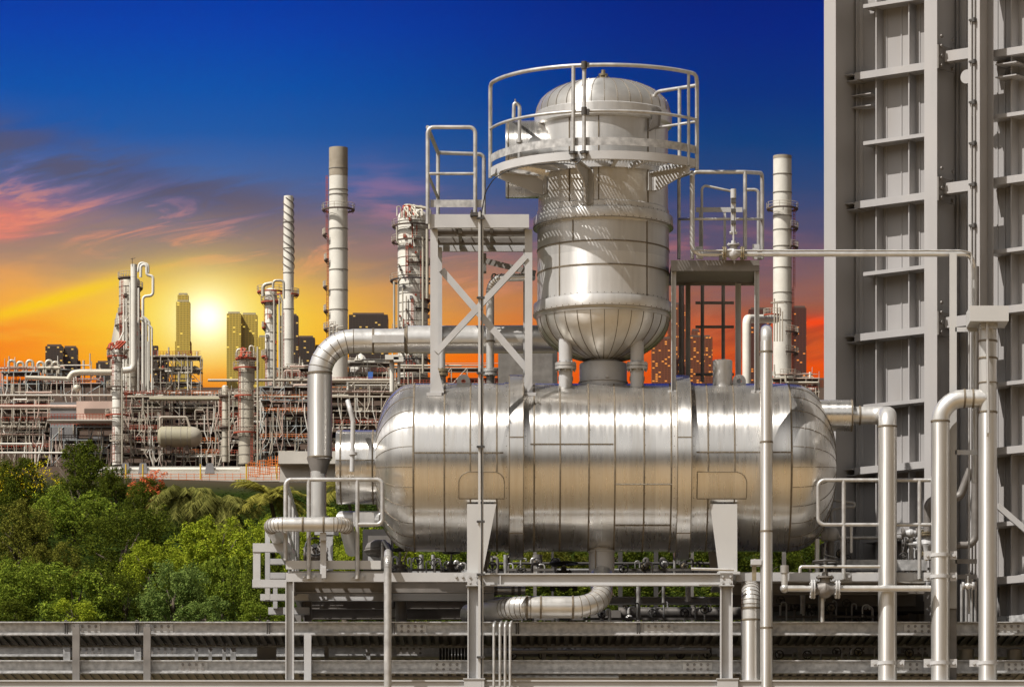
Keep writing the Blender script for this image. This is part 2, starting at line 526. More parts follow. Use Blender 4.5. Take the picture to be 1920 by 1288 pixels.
m = MB()
ys = [-3000, -600, -200, -90, -60, -40, -20, 0, 10, 20, 27, 35, 50, 75, 110, 150, 200, 240, 270, 300, 330, 370, 420, 480, 560, 680, 820, 930, 1000, 1090, 1300, 1700, 2300, 3200, 4400, 4600, 6500]
xs = [-3000, -1500, -800, -500, -300, -200, -140, -100, -70, -40, -20, 0, 20, 40, 70, 100, 140, 200, 300, 500, 800, 1500, 3000]
vs = []
for y in ys:
    for x in xs:
        z = gz(y)
        if 60 < y < 850: z += (mnoise.noise(V((x * .03, y * .03, 0))) * 1.2 - .8) * min(1, (y - 60) / 60)
        vs.append((x, y, z - .02))
nx = len(xs)
m.add(vs, [(j * nx + i, j * nx + i + 1, (j + 1) * nx + i + 1, (j + 1) * nx + i) for j in range(len(ys) - 1) for i in range(nx - 1)])
gm = bpy.data.materials.new('ground_soil_and_scrub')
t_, N_, L_, b_ = nt(gm)
tc_ = N_.new('ShaderNodeTexCoord'); sp_ = N_.new('ShaderNodeSeparateXYZ'); L_.new(tc_.outputs['Object'], sp_.inputs[0])
n_ = N_.new('ShaderNodeTexNoise'); n_.inputs['Scale'].default_value = .35; n_.inputs['Detail'].default_value = 8; L_.new(tc_.outputs['Object'], n_.inputs['Vector'])
c1 = N_.new('ShaderNodeValToRGB'); L_.new(n_.outputs['Fac'], c1.inputs['Fac'])
c1.color_ramp.elements[0].position = .35; c1.color_ramp.elements[0].color = (.33, .235, .13, 1); c1.color_ramp.elements[1].position = .7; c1.color_ramp.elements[1].color = (.42, .31, .18, 1)
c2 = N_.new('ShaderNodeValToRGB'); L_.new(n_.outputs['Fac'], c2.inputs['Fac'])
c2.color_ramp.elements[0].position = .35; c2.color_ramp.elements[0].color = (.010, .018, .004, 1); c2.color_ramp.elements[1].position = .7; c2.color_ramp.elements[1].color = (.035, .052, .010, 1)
mr_ = N_.new('ShaderNodeMapRange'); mr_.inputs['From Min'].default_value = -16; mr_.inputs['From Max'].default_value = -8
L_.new(sp_.outputs['Y'], mr_.inputs['Value'])
nb_ = N_.new('ShaderNodeMapRange'); nb_.inputs['From Min'].default_value = -60; nb_.inputs['From Max'].default_value = -110
L_.new(sp_.outputs['Y'], nb_.inputs['Value'])
ad_ = N_.new('ShaderNodeMath'); ad_.operation = 'MAXIMUM'; L_.new(mr_.outputs[0], ad_.inputs[0]); L_.new(nb_.outputs[0], ad_.inputs[1]); mr_ = ad_
fr_ = N_.new('ShaderNodeMapRange'); fr_.inputs['From Min'].default_value = 560; fr_.inputs['From Max'].default_value = 760; L_.new(sp_.outputs['Y'], fr_.inputs['Value'])
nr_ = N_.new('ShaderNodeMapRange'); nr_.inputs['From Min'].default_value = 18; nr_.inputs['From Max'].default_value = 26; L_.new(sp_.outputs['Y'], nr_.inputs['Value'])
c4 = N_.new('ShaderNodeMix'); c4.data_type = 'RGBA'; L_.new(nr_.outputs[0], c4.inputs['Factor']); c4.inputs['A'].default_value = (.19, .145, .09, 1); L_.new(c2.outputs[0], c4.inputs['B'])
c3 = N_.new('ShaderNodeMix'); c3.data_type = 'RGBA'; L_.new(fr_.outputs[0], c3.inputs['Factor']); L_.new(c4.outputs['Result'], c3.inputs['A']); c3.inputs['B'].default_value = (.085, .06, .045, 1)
mx_ = N_.new('ShaderNodeMix'); mx_.data_type = 'RGBA'; L_.new(mr_.outputs[0], mx_.inputs['Factor']); L_.new(c1.outputs[0], mx_.inputs['A']); L_.new(c3.outputs['Result'], mx_.inputs['B'])
L_.new(mx_.outputs['Result'], b_.inputs['Base Color']); b_.inputs['Roughness'].default_value = 1; b_.inputs['Specular IOR Level'].default_value = 0
tag(m.build('ground', gm, origin=(0, 0, 0)), kind='structure')

HZ = MB(); HZ.box((-3600, -3300, -2), (3600, 7000, 800))
hm = bpy.data.materials.new('warm_dusk_haze'); hm.use_nodes = True; hn = hm.node_tree.nodes; hn.clear()
hv = hn.new('ShaderNodeVolumePrincipled'); hv.inputs['Color'].default_value = (1.0, .95, .86, 1); hv.inputs['Density'].default_value = HAZE; hv.inputs['Anisotropy'].default_value = .96
ho = hn.new('ShaderNodeOutputMaterial'); hm.node_tree.links.new(hv.outputs[0], ho.inputs['Volume'])
if HAZE > 0: tag(HZ.build('haze', hm, origin=(0, 0, 0)), kind='stuff')
# ------------------------------------------------------------------ horizontal storage tank
RT = 1.008
TC = P(1128, 877)                                   # tank centre
CL = [M['clad'], M['seam']]
tank = T('storage_tank', 'large horizontal silver storage tank with domed ends and two raised belts', 'tank', TC - Z3 * RT)


def tx(px): return P(px, 877).x


def tang(py): return math.asin(max(-1, min(1, (877 - py) / 156.5)))     # angle above the horizontal on the front of the tank


def tpt(px, py, off=0.0):
    a = tang(py)
    return V((tx(px), -math.cos(a) * (RT + off), TC.z + math.sin(a) * (RT + off)))


def ttop(px, y, off=0.0):
    return V((tx(px), y, TC.z + math.sqrt(RT * RT - y * y) + off))


m = MB()
m.lathe((tx(778), 0, TC.z), X3, [(RT, 0), (RT, tx(1478) - tx(778))], 120)
for px in (778, 835, 883, 932, 1001, 1049, 1102, 1150, 1204, 1254, 1322, 1371, 1421, 1476):
    r = RT + (.005 if px not in (778, 1476) else .008); h = .010 if px not in (778, 1476) else .012
    m.lathe((tx(px), 0, TC.z), X3, [(RT, -h), (r, -h * .7), (r, h * .7), (RT, h)], 120, 1)
for a, b, py in ((780, 944, 870), (994, 1147, 854), (1152, 1256, 927), (1300, 1475, 869), (1000, 1256, 760), (1152, 1256, 997), (780, 944, 975), (1300, 1475, 985)):
    if py in (760, 975, 985): continue
    p, q = tpt(a, py, .003), tpt(b, py, .003)
    m.bar(p, q, .016, .010, V((0, math.cos(tang(py)), math.sin(tang(py)))), 1)
    k = int((b - a) / 13)
    for i in range(k):
        c = p.lerp(q, (i + .5) / k); m.stud(c + V((0, -.006, 0)), (0, -1, 0), .007)
for px in (838, 886, 1004, 1104, 1206, 1324, 1374, 1424):
    for i in range(11):
        a = R_(-58 + i * 11)
        m.stud((tx(px), -math.cos(a) * (RT + .004), TC.z + math.sin(a) * (RT + .004)), (0, -math.cos(a), math.sin(a)), .006, 1)
m.build('shell', CL, tank)


def tank_head(px, depth, sgn, n=26):
    m = MB(); o = V((tx(px), 0, TC.z)); ax = X3 * sgn
    e = 2.25
    prof = [(RT * math.cos(t) ** (2 / e), depth * math.sin(t) ** (2 / e)) for t in [i * math.pi / 2 / 22 for i in range(22)]] + [(0, depth)]
    m.lathe(o, ax, prof, 96)
    for k in range(n):
        an = 2 * math.pi * (k + .5) / n
        if math.cos(an) < -.35: pass
        pts = [o + ax * d + V((0, math.cos(an), math.sin(an))) * (r + .001) + ax * .002 for r, d in prof[:-2]]
        m.tube(pts, .004, 5, False, 1)
        for r, d in prof[3:14:3]:
            m.stud(o + ax * d + V((0, math.cos(an), math.sin(an))) * (r + .003), (0, math.cos(an), math.sin(an)), .008)
    m.build('domed_head', CL, tank)


tank_head(778, .50, -1); tank_head(1478, .575, 1)
for px in (968, 1278):                                # raised belts
    m = MB(); w_ = S(26); o = V((tx(px) - w_ / 2, 0, TC.z))
    m.lathe(o, X3, [(RT, 0), (RT + .10, 0), (RT + .10, w_), (RT, w_)], 120)
    m.lathe(o + X3 * w_, X3, [(RT, 0), (RT + .012, 0), (RT + .012, .05), (RT, .05)], 120, 0)
    m.lathe(o - X3 * .06, X3, [(RT, 0), (RT + .012, 0), (RT + .012, .06), (RT, .06)], 120, 0)
    for t in (0, w_):
        m.lathe(o + X3 * t, X3, [(RT + .095, -.004), (RT + .104, -.004), (RT + .104, .004), (RT + .095, .004)], 120, 1)
    for i in range(22):
        a = R_(-70 + i * 7)
        for t in (-.035, w_ + .03):
            m.stud(o + X3 * t + V((0, -math.cos(a), math.sin(a))) * (RT + .012), (0, -math.cos(a), math.sin(a)), .007, 1)
    for py in (846, 1000):
        a = tang(py)
        c = V((tx(px), -math.cos(a) * (RT + .102), TC.z + math.sin(a) * (RT + .102)))
        m.bar(c - X3 * w_ / 2, c + X3 * w_ / 2, .012, .008, V((0, 1, 0)), 1)
    m.build('raised_belt', CL, tank)
# support legs with their cover patches
for s_, xo, xi0, xi1, pa, pb in ((1, 877, 931, 906, 862, 946), (-1, 1376, 1326, 1342, 1302, 1393)):
    zt_, zb = P(0, 945, -.9).z, P(0, 1073, -.9).z
    m = MB()
    m.plate([(tx(xo), -.92, zb), (tx(xi1), -.92, zb), (tx(xi0), -.92, zt_), (tx(xo), -.92, zt_)][::s_], (0, .035, 0))
    m.box((tx((xo + xi1) / 2) - .02, -.89, zb), (tx((xo + xi1) / 2) + .02, .9, zt_ - .15))
    m.plate([(tx(xo), .88, zb), (tx(xi1), .88, zb), (tx(xi0), .88, zt_), (tx(xo), .88, zt_)][::s_], (0, .035, 0))
    m.box((tx(min(xo, xi1)) - .02, -1.0, zb - .03), (tx(max(xo, xi1)) + .03, 1.0, zb))
    m.build('support_leg', M['paint_warm'], tank)
    m = MB(); n1, n2 = 12, 14; vs = []; fs = []
    pts = []
    for j in range(n2 + 1):
        py = 952 - j * (952 - 905) / n2
        sh = 0 if py > 925 else (1 - math.sqrt(max(0, 1 - ((925 - py) / 20.5) ** 2))) * 22
        for i in range(n1 + 1):
            f = i / n1
            x0 = pa + (sh if s_ > 0 else sh * .0); x1 = pb - (sh if s_ < 0 else sh * .9)
            pts.append(tpt(x0 + (x1 - x0) * f, py, .010))
    fs = [(j * (n1 + 1) + i, j * (n1 + 1) + i + 1, (j + 1) * (n1 + 1) + i + 1, (j + 1) * (n1 + 1) + i) for j in range(n2) for i in range(n1)]
    m.add(pts, fs)
    edge = [pts[j * (n1 + 1)] for j in range(n2 + 1)] + [pts[n2 * (n1 + 1) + i] for i in range(1, n1 + 1)] + [pts[j * (n1 + 1) + n1] for j in range(n2 - 1, -1, -1)]
    m.tube(edge + [edge[0]], .006, 5, False, 1)
    m.build('cover_patch', CL, tank)
# end manway (left) with its davit
m = MB(); r_ = S(69)
m.lathe((tx(712), 0, P(0, 876).z), -X3, [(r_, 0), (r_, tx(712) - tx(634)), (r_ * .97, tx(712) - tx(631)), (0, tx(712) - tx(630))], 64)
for px in (700, 640): m.lathe((tx(px), 0, P(0, 876).z), X3, [(r_, -.01), (r_ + .006, -.008), (r_ + .006, .008), (r_, .01)], 64, 1)
m.bar((tx(632), -r_ - .003, P(0, 872).z), (tx(704), -r_ - .003, P(0, 872).z), .01, .012, Y3, 1)
m.build('end_manway', CL, tank)
m = MB()
m.tube(fil([P(660, 884, -.6), P(662, 790, -.6), P(656, 766, -.6), P(652, 752, -.5)], .1), S(4.6), 10)
m.cyl(P(662, 848, -.6), P(662, 853, -.6), S(8), None, 14)
m.build('manway_davit', M['paint'], tank)
# right end nozzle, bottom nozzle, top nozzles
m = MB(); r_ = S(29)
oz = P(0, 779, -.25).z
m.lathe((tx(1515), -.25, oz), X3, [(r_, 0), (r_, tx(1596) - tx(1515)), (r_ * .5, tx(1597) - tx(1515))], 48)
m.lathe((tx(1594), -.25, oz), X3, [(r_, -.01), (r_ + .006, -.008), (r_ + .006, .008), (r_, .01)], 48, 1)
m.build('end_nozzle', CL, tank)
m = MB(); m.cyl(P(1128, 1020, -.05), P(1128, 1092, -.05), S(24), None, 40)
m.lathe(P(1128, 1034, -.05), Z3, [(S(24), -.012), (S(26), -.01), (S(26), .01), (S(24), .012)], 40)
m.bar(P(1116, 1034, -.05) + V((0, -S(24.5), 0)), P(1116, 1080, -.05) + V((0, -S(24.5), 0)), .012, .01, Y3, 1)
m.build('bottom_nozzle', [M['paint'], M['seam']], tank)
for px, rr, top in ((1353, 18.5, 676), (1421, 7.5, 668), (1436, 11, 700)):
    if px == 1436: continue
    m = MB(); b = ttop(px, -.25, -.05); t_ = P(px, top, -.25)
    m.lathe(b, Z3, [(S(rr), 0), (S(rr), t_.z - b.z - .008), (S(rr) - .008, t_.z - b.z), (0, t_.z - b.z + .004)], 32)
    m.build('top_nozzle', M['clad_v'], tank)
for px in (869, 1386):                               # lifting lugs with a hole
    m = MB(); c = P(px, 714.5, -.28); R1, r1, hh = S(12.5), S(4.2), S(14)
    n = 40; inn, outp = [], []
    for k in range(n):
        a = 2 * math.pi * k / n; d = V((math.cos(a), 0, math.sin(a)))
        if math.sin(a) >= 0: o_ = R1
        else: o_ = min(R1 / max(1e-6, abs(math.cos(a))), hh / abs(math.sin(a)))
        inn.append(c + d * r1); outp.append(c + d * o_)
    th = V((0, .03, 0)); vs = inn + outp + [p + th for p in inn] + [p + th for p in outp]
    fs = []
    for k in range(n):
        j = (k + 1) % n
        fs += [(k, n + k, n + j, j), (2 * n + k, 2 * n + j, 3 * n + j, 3 * n + k), (n + k, 3 * n + k, 3 * n + j, n + j), (k, j, 2 * n + j, 2 * n + k)]
    m.add(vs, fs)
    m.box(c + V((-S(14), -.02, -hh - .04)), c + V((S(14), .05, -hh + .004)))
    m.build('lifting_lug', M['paint'], tank)

# ------------------------------------------------------------------ upright deaerator column
AX = P(1131, 0).x
column = T('deaerator_column', 'upright silver vessel with ribbed dome standing on the storage tank', 'vessel', (AX, 0, TC.z + RT))


def vz(py, y=0): return P(0, py, y).z


def vlathe(m, prof, n=96, mi=0):
    z0 = vz(prof[0][1])
    m.lathe((AX, 0, z0), Z3, [(S(r), vz(py) - z0) for r, py in prof], n, mi)


m = MB()
dome = [(126 * math.cos(t), 216 - 64 * math.sin(t) ** .92) for t in [i * math.pi / 2 / 20 for i in range(20)]] + [(0, 152)]
vlathe(m, dome)
for k in range(32):
    a = 2 * math.pi * k / 32
    m.tube([V((AX + S(r + .3) * math.cos(a), S(r + .3) * math.sin(a), vz(py) + .001)) for r, py in dome[:-2]], .004, 5, False, 1)
    for r, py in dome[4:16:4]:
        m.stud(V((AX + S(r) * math.cos(a), S(r) * math.sin(a), vz(py) + .003)), (math.cos(a), math.sin(a), .5), .007)
m.build('ribbed_dome', [M['clad_z'], M['seam']], column)
m = MB(); vlathe(m, [(120, 242), (127, 240), (129, 238), (129, 217), (126, 215)]); m.build('dome_skirt', M['clad_v'], column)
m = MB()
for rr, a, b in ((6, 160, 140), (15, 154, 150), (11, 149.5, 147), (9, 143, 139.5), (4, 140, 132)): vlathe(m, [(0, a), (rr, a), (rr, b), (0, b)], 20)
for k in range(6): m.cyl(V((AX + S(10) * math.cos(k * 1.047), S(10) * math.sin(k * 1.047), vz(155))), V((AX + S(10) * math.cos(k * 1.047), S(10) * math.sin(k * 1.047), vz(144))), .012, None, 6)
m.build('vent_flange', M['brass'], column)
m = MB(); vlathe(m, [(123.5, 578), (123.5, 412), (123.5, 398), (121.5, 396), (121.5, 238)], 120)
for py in (334, 472, 516): vlathe(m, [(121, py + 1.5), (124.6, py + 1.2), (124.6, py - 1.2), (121, py - 1.5)], 120, 1)
for an, a, b in ((-122, 400, 240), (-48, 400, 240), (-132, 574, 470), (-50, 574, 414), (-95, 400, 240), (-90 - 28, 470, 414)):
    r = S(123.9 if a > 405 else 122); d = V((math.cos(R_(an)), math.sin(R_(an)), 0)); o = V((AX, 0, 0))
    m.bar(o + d * r + Z3 * vz(a), o + d * r + Z3 * vz(b), .014, .01, d, 1)
m.build('shell', [M['clad_v'], M['seam']], column)
for top, bot in ((410, 430), (572, 593)):
    m = MB(); vlathe(m, [(121, bot + 4), (124.5, bot + 3), (125, bot), (130.5, bot), (131, bot - 1), (131, top + 1), (130.5, top), (122, top)], 120)
    vlathe(m, [(130.6, bot - 1.2), (131.7, bot - 1.2), (131.7, bot - .2), (130.6, bot - .2)], 120, 1)
    vlathe(m, [(122, top - 1), (126, top - 1), (126, top), (122, top)], 120, 1)
    for k in range(60):
        a = 2 * math.pi * k / 60; d = V((math.cos(a), math.sin(a), 0))
        m.stud(V((AX, 0, vz(bot - 3))) + d * S(131), d, .008, 1); m.stud(V((AX, 0, vz(top - 4))) + d * S(123.5), d, .007, 1)
    m.build('flange_ring', [M['clad_v'], M['seam']], column)
m = MB()
bh = [(124.5 * math.cos(t), 597 + 82 * math.sin(t)) for t in [i * math.pi / 2 / 20 for i in range(18)]]
vlathe(m, bh[::-1])
vlathe(m, [(123, 601), (126, 600), (126, 597), (122, 594)])
for k in range(30):
    a = 2 * math.pi * (k + .5) / 30
    m.tube([V((AX + S(r + .3) * math.cos(a), S(r + .3) * math.sin(a), vz(py) - .001)) for r, py in bh], .004, 5, False, 1)
    for r, py in bh[2:16:2]:
        m.stud(V((AX + S(r) * math.cos(a), S(r) * math.sin(a), vz(py) - .003)), (math.cos(a), math.sin(a), -.5), .007, 1)
m.build('bottom_head', [M['clad_z'], M['seam']], column)
m = MB(); vlathe(m, [(44.5, 728), (44.5, 684), (43, 682), (30, 681), (30, 672)], 48)
vlathe(m, [(44.5, 719), (46.5, 718.5), (46.5, 716.5), (44.5, 716)], 48)
m.stud(P(1118, 706, -S(45)), (0, -1, 0), .012); m.stud(P(1138, 705, -S(45)), (0, -1, 0), .02)
m.build('neck', M['paint'], column)
for px in (1060.5, 1194.5):                            # equalising pipes with bolted flanges
    y_ = -.36
    m = MB(); m.cyl(P(px, 735, y_), P(px, 628, y_), S(12.7), None, 28)
    o = m.build('equalising_pipe', M['paint'], column)
    m = MB()
    for a, b in ((693, 687.5), (686.5, 681)): m.cyl(P(px, a, y_), P(px, b, y_), S(20), None, 28)
    for k in range(8): m.cyl(P(px, 697, y_) + V((S(16.5) * math.cos(k * .785), S(16.5) * math.sin(k * .785), 0)), P(px, 678, y_) + V((S(16.5) * math.cos(k * .785), S(16.5) * math.sin(k * .785), 0)), .012, None, 6)
    m.build('bolted_flange', M['rail'], o)
    m = MB(); s_ = -1 if px < 1131 else 1
    m.bar(P(px - 14, 716 - 6, .1), P(px + 14, 716 - 6, .1), .05, .05)
    m.build('stay', M['darkgrey'], column)
# side manway with davit
m = MB(); r_ = S(72)
m.lathe((P(1045, 0).x, -.02, vz(300)), -X3, [(r_, 0), (r_, P(1045, 0).x - P(949.5, 0).x), (r_ - .008, P(1045, 0).x - P(948, 0).x), (0, P(1045, 0).x - P(947.5, 0).x)], 64)
m.lathe((P(953, 0).x, -.02, vz(300)), X3, [(r_, -.008), (r_ + .005, -.006), (r_ + .005, .006), (r_, .008)], 64, 1)
m.build('side_manway', CL, column)
m = MB(); y_ = -.62
m.tube(fil([P(974, 296, y_), P(974, 198, y_), P(964, 192, y_), P(963, 222, y_)], .06, 8), S(3.6), 10)
m.cyl(P(974, 268, y_), P(974, 264, y_), S(6), None, 12); m.cyl(P(966, 186, y_), P(966, 200, y_), .01, None, 6)
m.build('manway_davit', M['rail'], column)
m = MB()                                              # lug on the right of the dome
pl = [P(1214, 246, -.64), P(1233, 236, -.6), P(1236, 206, -.58), P(1230, 200, -.6), P(1224, 214, -.62), P(1222, 228, -.63)]
m.plate(pl, (.03, .03, 0)); m.build('lifting_lug', M['darkgrey'], column)
# ------------------------------------------------------------------ platforms, rails and ladders round the vessels
RL, PT, GT = M['rail'], M['paint'], M['grate']


def grate(m, x0, x1, y0, y1, z, pitch=.036, th=.006, dep=.03, along='x', cross=.12):
    """open bar grating, top at z"""
    if along == 'x':
        k = int((y1 - y0) / pitch)
        for i in range(k + 1):
            y = y0 + (y1 - y0) * i / k; m.box((x0, y - th / 2, z - dep), (x1, y + th / 2, z))
        k = max(1, int((x1 - x0) / cross))
        for i in range(k + 1):
            x = x0 + (x1 - x0) * i / k; m.box((x - .004, y0, z - .012), (x + .004, y1, z + .002))
    else:
        k = int((x1 - x0) / pitch)
        for i in range(k + 1):
            x = x0 + (x1 - x0) * i / k; m.box((x - th / 2, y0, z - dep), (x + th / 2, y1, z))
        k = max(1, int((y1 - y0) / cross))
        for i in range(k + 1):
            y = y0 + (y1 - y0) * i / k; m.box((x0, y - .004, z - .012), (x1, y + .004, z + .002))


def rod(name, pts, r, par, matr=None, n=10, bend=0.0, seg=6):
    m = MB(); m.tube(fil(pts, bend, seg) if bend else pts, r, n)
    return m.build(name, matr or RL, par)


# ---- round platform near the top of the upright vessel
RP = 1.40; C0 = V((AX, 0, 0))
zdeck = P(0, 284, -RP).z; zbot = P(0, 298, -RP).z
A0, A1 = 193.0, 322.0
cp = T('round_platform', 'curved grating platform with toe board and hoop rails round the domed vessel', 'platform', (AX, -1.1, zbot))
pa = lambda an, r, z: V((AX + r * math.cos(R_(an)), r * math.sin(R_(an)), z))
m = MB()
xx = AX - RP + .03
while xx < AX + RP * math.cos(R_(A1)):
    u = xx - AX; yo = -math.sqrt(max(0, (RP - .02) ** 2 - u * u)); yi = -math.sqrt(max(0, .86 ** 2 - u * u))
    if u < -.75: yi = min(yi, -.52)
    yi = min(yi, u * math.tan(R_(A1)) if u > 0 else 0)
    if yi > yo + .03: m.box((xx - .003, yo, zdeck - .032), (xx + .003, yi, zdeck))
    xx += .037
for r in [.9 + .085 * i for i in range(6)]: m.arcbar(C0, Z3, r - .004, r + .004, zdeck - .014, zdeck - .002, 218 if r < 1.2 else 204, A1, 40)
m.build('grating_deck', GT, cp)
m = MB(); m.arcbar(C0, Z3, RP - .008, RP, zbot, zdeck + .01, A0, A1, 64)
m.arcbar(C0, Z3, RP - .06, RP - .008, zbot, zbot + .008, A0, A1, 64)
m.arcbar(C0, Z3, .82, .828, zbot + .02, zdeck, 212, A1, 40)
m.bar(pa(A1, .82, (zdeck + zbot) / 2), pa(A1, RP, (zdeck + zbot) / 2), .008, zdeck - zbot)
m.bar(pa(A0, 1.2, (zdeck + zbot) / 2), pa(A0, RP, (zdeck + zbot) / 2), .008, zdeck - zbot)
m.build('rim_channel', PT, cp)
m = MB(); zk0, zk1 = P(0, 272, -RP).z, P(0, 257, -RP).z
m.arcbar(C0, Z3, RP - .012, RP - .006, zk0, zk1, A0 + .5, A1, 64)
m.build('toe_board', M['galv'], cp)
zr = P(0, 122, -RP).z; zm = P(0, 208, -RP).z
post = [(196.5, 0)]
m = MB()
top = [pa(A0, RP, zbot - .02), pa(A0, RP, zr - .09)]
top += [pa(A0 + .6, RP, zr - .03), pa(A0 + 2.2, RP, zr - .004)]
n = 40
top += [pa(A0 + 4 + (A1 - A0 - 8) * i / n, RP, zr) for i in range(n + 1)]
top += [pa(A1 - 2.2, RP, zr - .004), pa(A1 - .6, RP, zr - .03), pa(A1, RP, zr - .09), pa(A1, RP, zbot - .03)]
m.tube(top, .024, 12)
m.tube([pa(A0 + (A1 - A0) * i / n, RP, zm) for i in range(n + 1)], .018, 10)
hr = m.build('hoop_rail', RL, cp)
for an in (254.5, 259.8):
    rod('post', [pa(an, RP + .03, zbot + .0), pa(an, RP + .01, zr - .01)], .024, cp, None, 12)
m = MB()
for an in (254.5, 259.8): m.cyl(pa(an, RP + .03, zdeck - .03), pa(an, RP + .03, zdeck), .05, None, 8)
m.bar(pa(253, RP + .02, zbot - .01), pa(258, RP + .02, zbot - .01), .03, .03)
m.build('post_clamp', M['dark'], cp)
m = MB()
for z in (zr, zm):
    m = MB() if z == zm else m
    m.cyl(pa(259.8, RP + .02, z - .05), pa(259.8, RP + .02, z + .04), .035, None, 10); m.build('cable_clamp', M['dark'], cp)
m = MB()
m.bar(pa(260, RP, zr), pa(262.2, RP, zr), .056, .054); m.build('cable_clamp', M['dark'], cp); m = MB(); m.box(pa(261, RP, zm - .05), pa(262.4, RP + .03, zm + .02))
m.build('cable_clamp', M['dark'], cp)
e = lambda f, z: pa(A1, RP + (.66 - RP) * f, z)     # short rail running inward at the right end
m = MB()
m.tube(fil([e(0, zr - .13), e(.86, zr - .13), e(.86, zdeck)], .09), .022, 10)
m.tube([e(0, zm - .02), e(.86, zm - .02)], .017, 10)
m.tube([e(.35, zr - .13), e(.35, zdeck)], .022, 10)
m.build('return_rail', RL, cp)
rod('post', [pa(A1 - 6.5, RP, zbot), pa(A1 - 6.5, RP, zr)], .019, cp)
for an, hroot in ((205.0, .22), (255.5, .42), (316.0, .22)):
    m = MB(); d = V((math.cos(R_(an)), math.sin(R_(an)), 0)); s_ = V((-d.y, d.x, 0)) * .012
    zt = zbot - .002
    po = [pa(an, .80, zt), pa(an, RP, zt), pa(an, RP, zt - .07), pa(an, .99, zt - .19), pa(an, .93, zt - hroot), pa(an, .80, zt - hroot)]
    m.plate([p - s_ for p in po], s_ * 2)
    m.bar(pa(an, .8, zt - .006), pa(an, RP, zt - .006), .09, .012)
    m.bar(pa(an, .80, zt - hroot), pa(an, .80, zt), .14, .02, d)
    m.build('bracket', M['paint'], cp)
m = MB()
for i, an in enumerate((226, 236, 276, 292)):
    m = MB(); m.bar(pa(an, .83, zbot + .03), pa(an, RP, zbot + .03), .05, .05); m.build('deck_bearer', M['paint'], cp)
m = MB()                                             # loose cable swinging down to the conduit post
c0 = [P(1092, 296, -1.5), P(1080, 310, -1.5), P(1062, 307, -1.5), P(1000, 309, -1.5), P(955, 318, -1.48), P(926, 335, -1.4), P(910, 360, -1.3), P(903, 400, -1.24)]
m.tube(fil(c0, .25, 6), .0065, 6)
tag(m.build('power_cable', M['black']), 'thin black cable drooping from the round platform towards the tall conduit post', 'cable')

# ---- left access platform standing on the tank
YF, YB = -.70, .92
x0, x1 = P(806, 0, YF).x, P(992, 0, YF).x
zt, zb = P(0, 402, YF).z, P(0, 427, YF).z
lp = T('access_platform', 'braced access platform with looped rails left of the domed vessel', 'platform', ((x0 + x1) / 2, 0, ttop(900, -.5).z))
m = MB(); grate(m, x0 + .02, x1 - .02, YF + .02, YB - .02, zb + .10, .055, .006, .035, 'x', .2); m.build('grating_deck', GT, lp)
m = MB()
m.chan((x0, YF, (zt + zb) / 2), (x1, YF, (zt + zb) / 2), zt - zb, .06, .01, Z3, -1)
m.bar((x0, YB, (zt + zb) / 2 - .01), (x1, YB, (zt + zb) / 2 - .01), .05, zt - zb - .02)
for x in (x0 + .02, x1 - .02): m.bar((x, YF + .02, (zt + zb) / 2), (x, YB - .03, (zt + zb) / 2), .02, zt - zb - .004)
m.build('edge_channel', PT, lp)
m = MB()
for y in (-.18, .40):
    m = MB(); m.bar((x0 + .03, y, zb + .03), (x1 - .03, y, zb + .03), .05, .08); m.build('deck_bearer', M['darkgrey'], lp)
for f in (.3, .62):
    m = MB(); m.bar((x0 + (x1 - x0) * f, YF + .02, zb + .045), (x0 + (x1 - x0) * f, YB - .03, zb + .045), .04, .05); m.build('deck_bearer', M['darkgrey'], lp)
lg = []
for px, y in ((814, -.58), (991, -.58), (822, .62), (988, .62)):
    m = MB(); x = P(px, 560, y).x; b = ttop(px, y, -.03)
    s_ = 1 if px < 900 else -1
    m.bar((x, y, b.z), (x, y, zb), .09, .012, Y3); m.bar((x - s_ * .04, y + .045, b.z), (x - s_ * .04, y + .045, zb), .012, .09, Y3)
    m.box((x - .09, y - .07, b.z - .02), (x + .09, y + .10, b.z + .02)) if y < 0 else None
    o = m.build('leg', PT, lp)
    if y < 0:
        m = MB()
        m.plate([(x - .05, y - .052, b.z + .02), (x + .12 * s_, y - .052, b.z + .02), (x + .05, y - .052, b.z + .30)], (0, .008, 0))
        m.build('gusset', PT, o)
m = MB(); m.angle(P(822, 664, -.60), P(990, 484, -.60), .07, .01, Y3, 1, 1); m.build('brace', PT, lp)
m = MB(); m.bar(P(828, 506, -.50), P(990, 694, -.50), .01, .08, Z3); m.build('brace', PT, lp)
m = MB()
fr = lambda px, py: P(px, py, YF + .01)
br = lambda px, py: P(px, py, YB)
zR = P(0, 240, YF).z; zM = P(0, 327, YF).z
xl, xr = P(802, 0, YF).x, P(891, 0, YF).x
m.tube(fil([(xl, YF - .03, zt - .12), (xl, YF - .03, zR), (xr, YF - .03, zR), (xr, YF - .03, zt - .03)], .07), .024, 12)
m.tube([(xl, YF - .03, zM), (xr, YF - .03, zM)], .018, 10)
m.tube(fil([(xl, YF - .03, zR), (xl + .10, YB - .1, zR), (x1 - .55, YB, zR), (x1 - .55, YB, zt)], .06), .024, 12)
m.tube([(xl, YF - .03, zM), (xl + .10, YB - .1, zM)], .018, 10)
m.tube([(xl + .10, YB - .1, zR), (xl + .10, YB - .1, zt - .1)], .024, 10)
m.build('looped_rail', RL, lp)
m = MB(); m.box((xl + .03, YF - .005, P(0, 389, YF).z), (xl + .68, YF + .001, P(0, 375, YF).z)); m.build('toe_board', M['galv'], lp); m = MB()
m.box((xl + .08, YB - .006, zt), (x1 - .55, YB, zt + .1)); m.build('toe_board', M['galv'], lp)
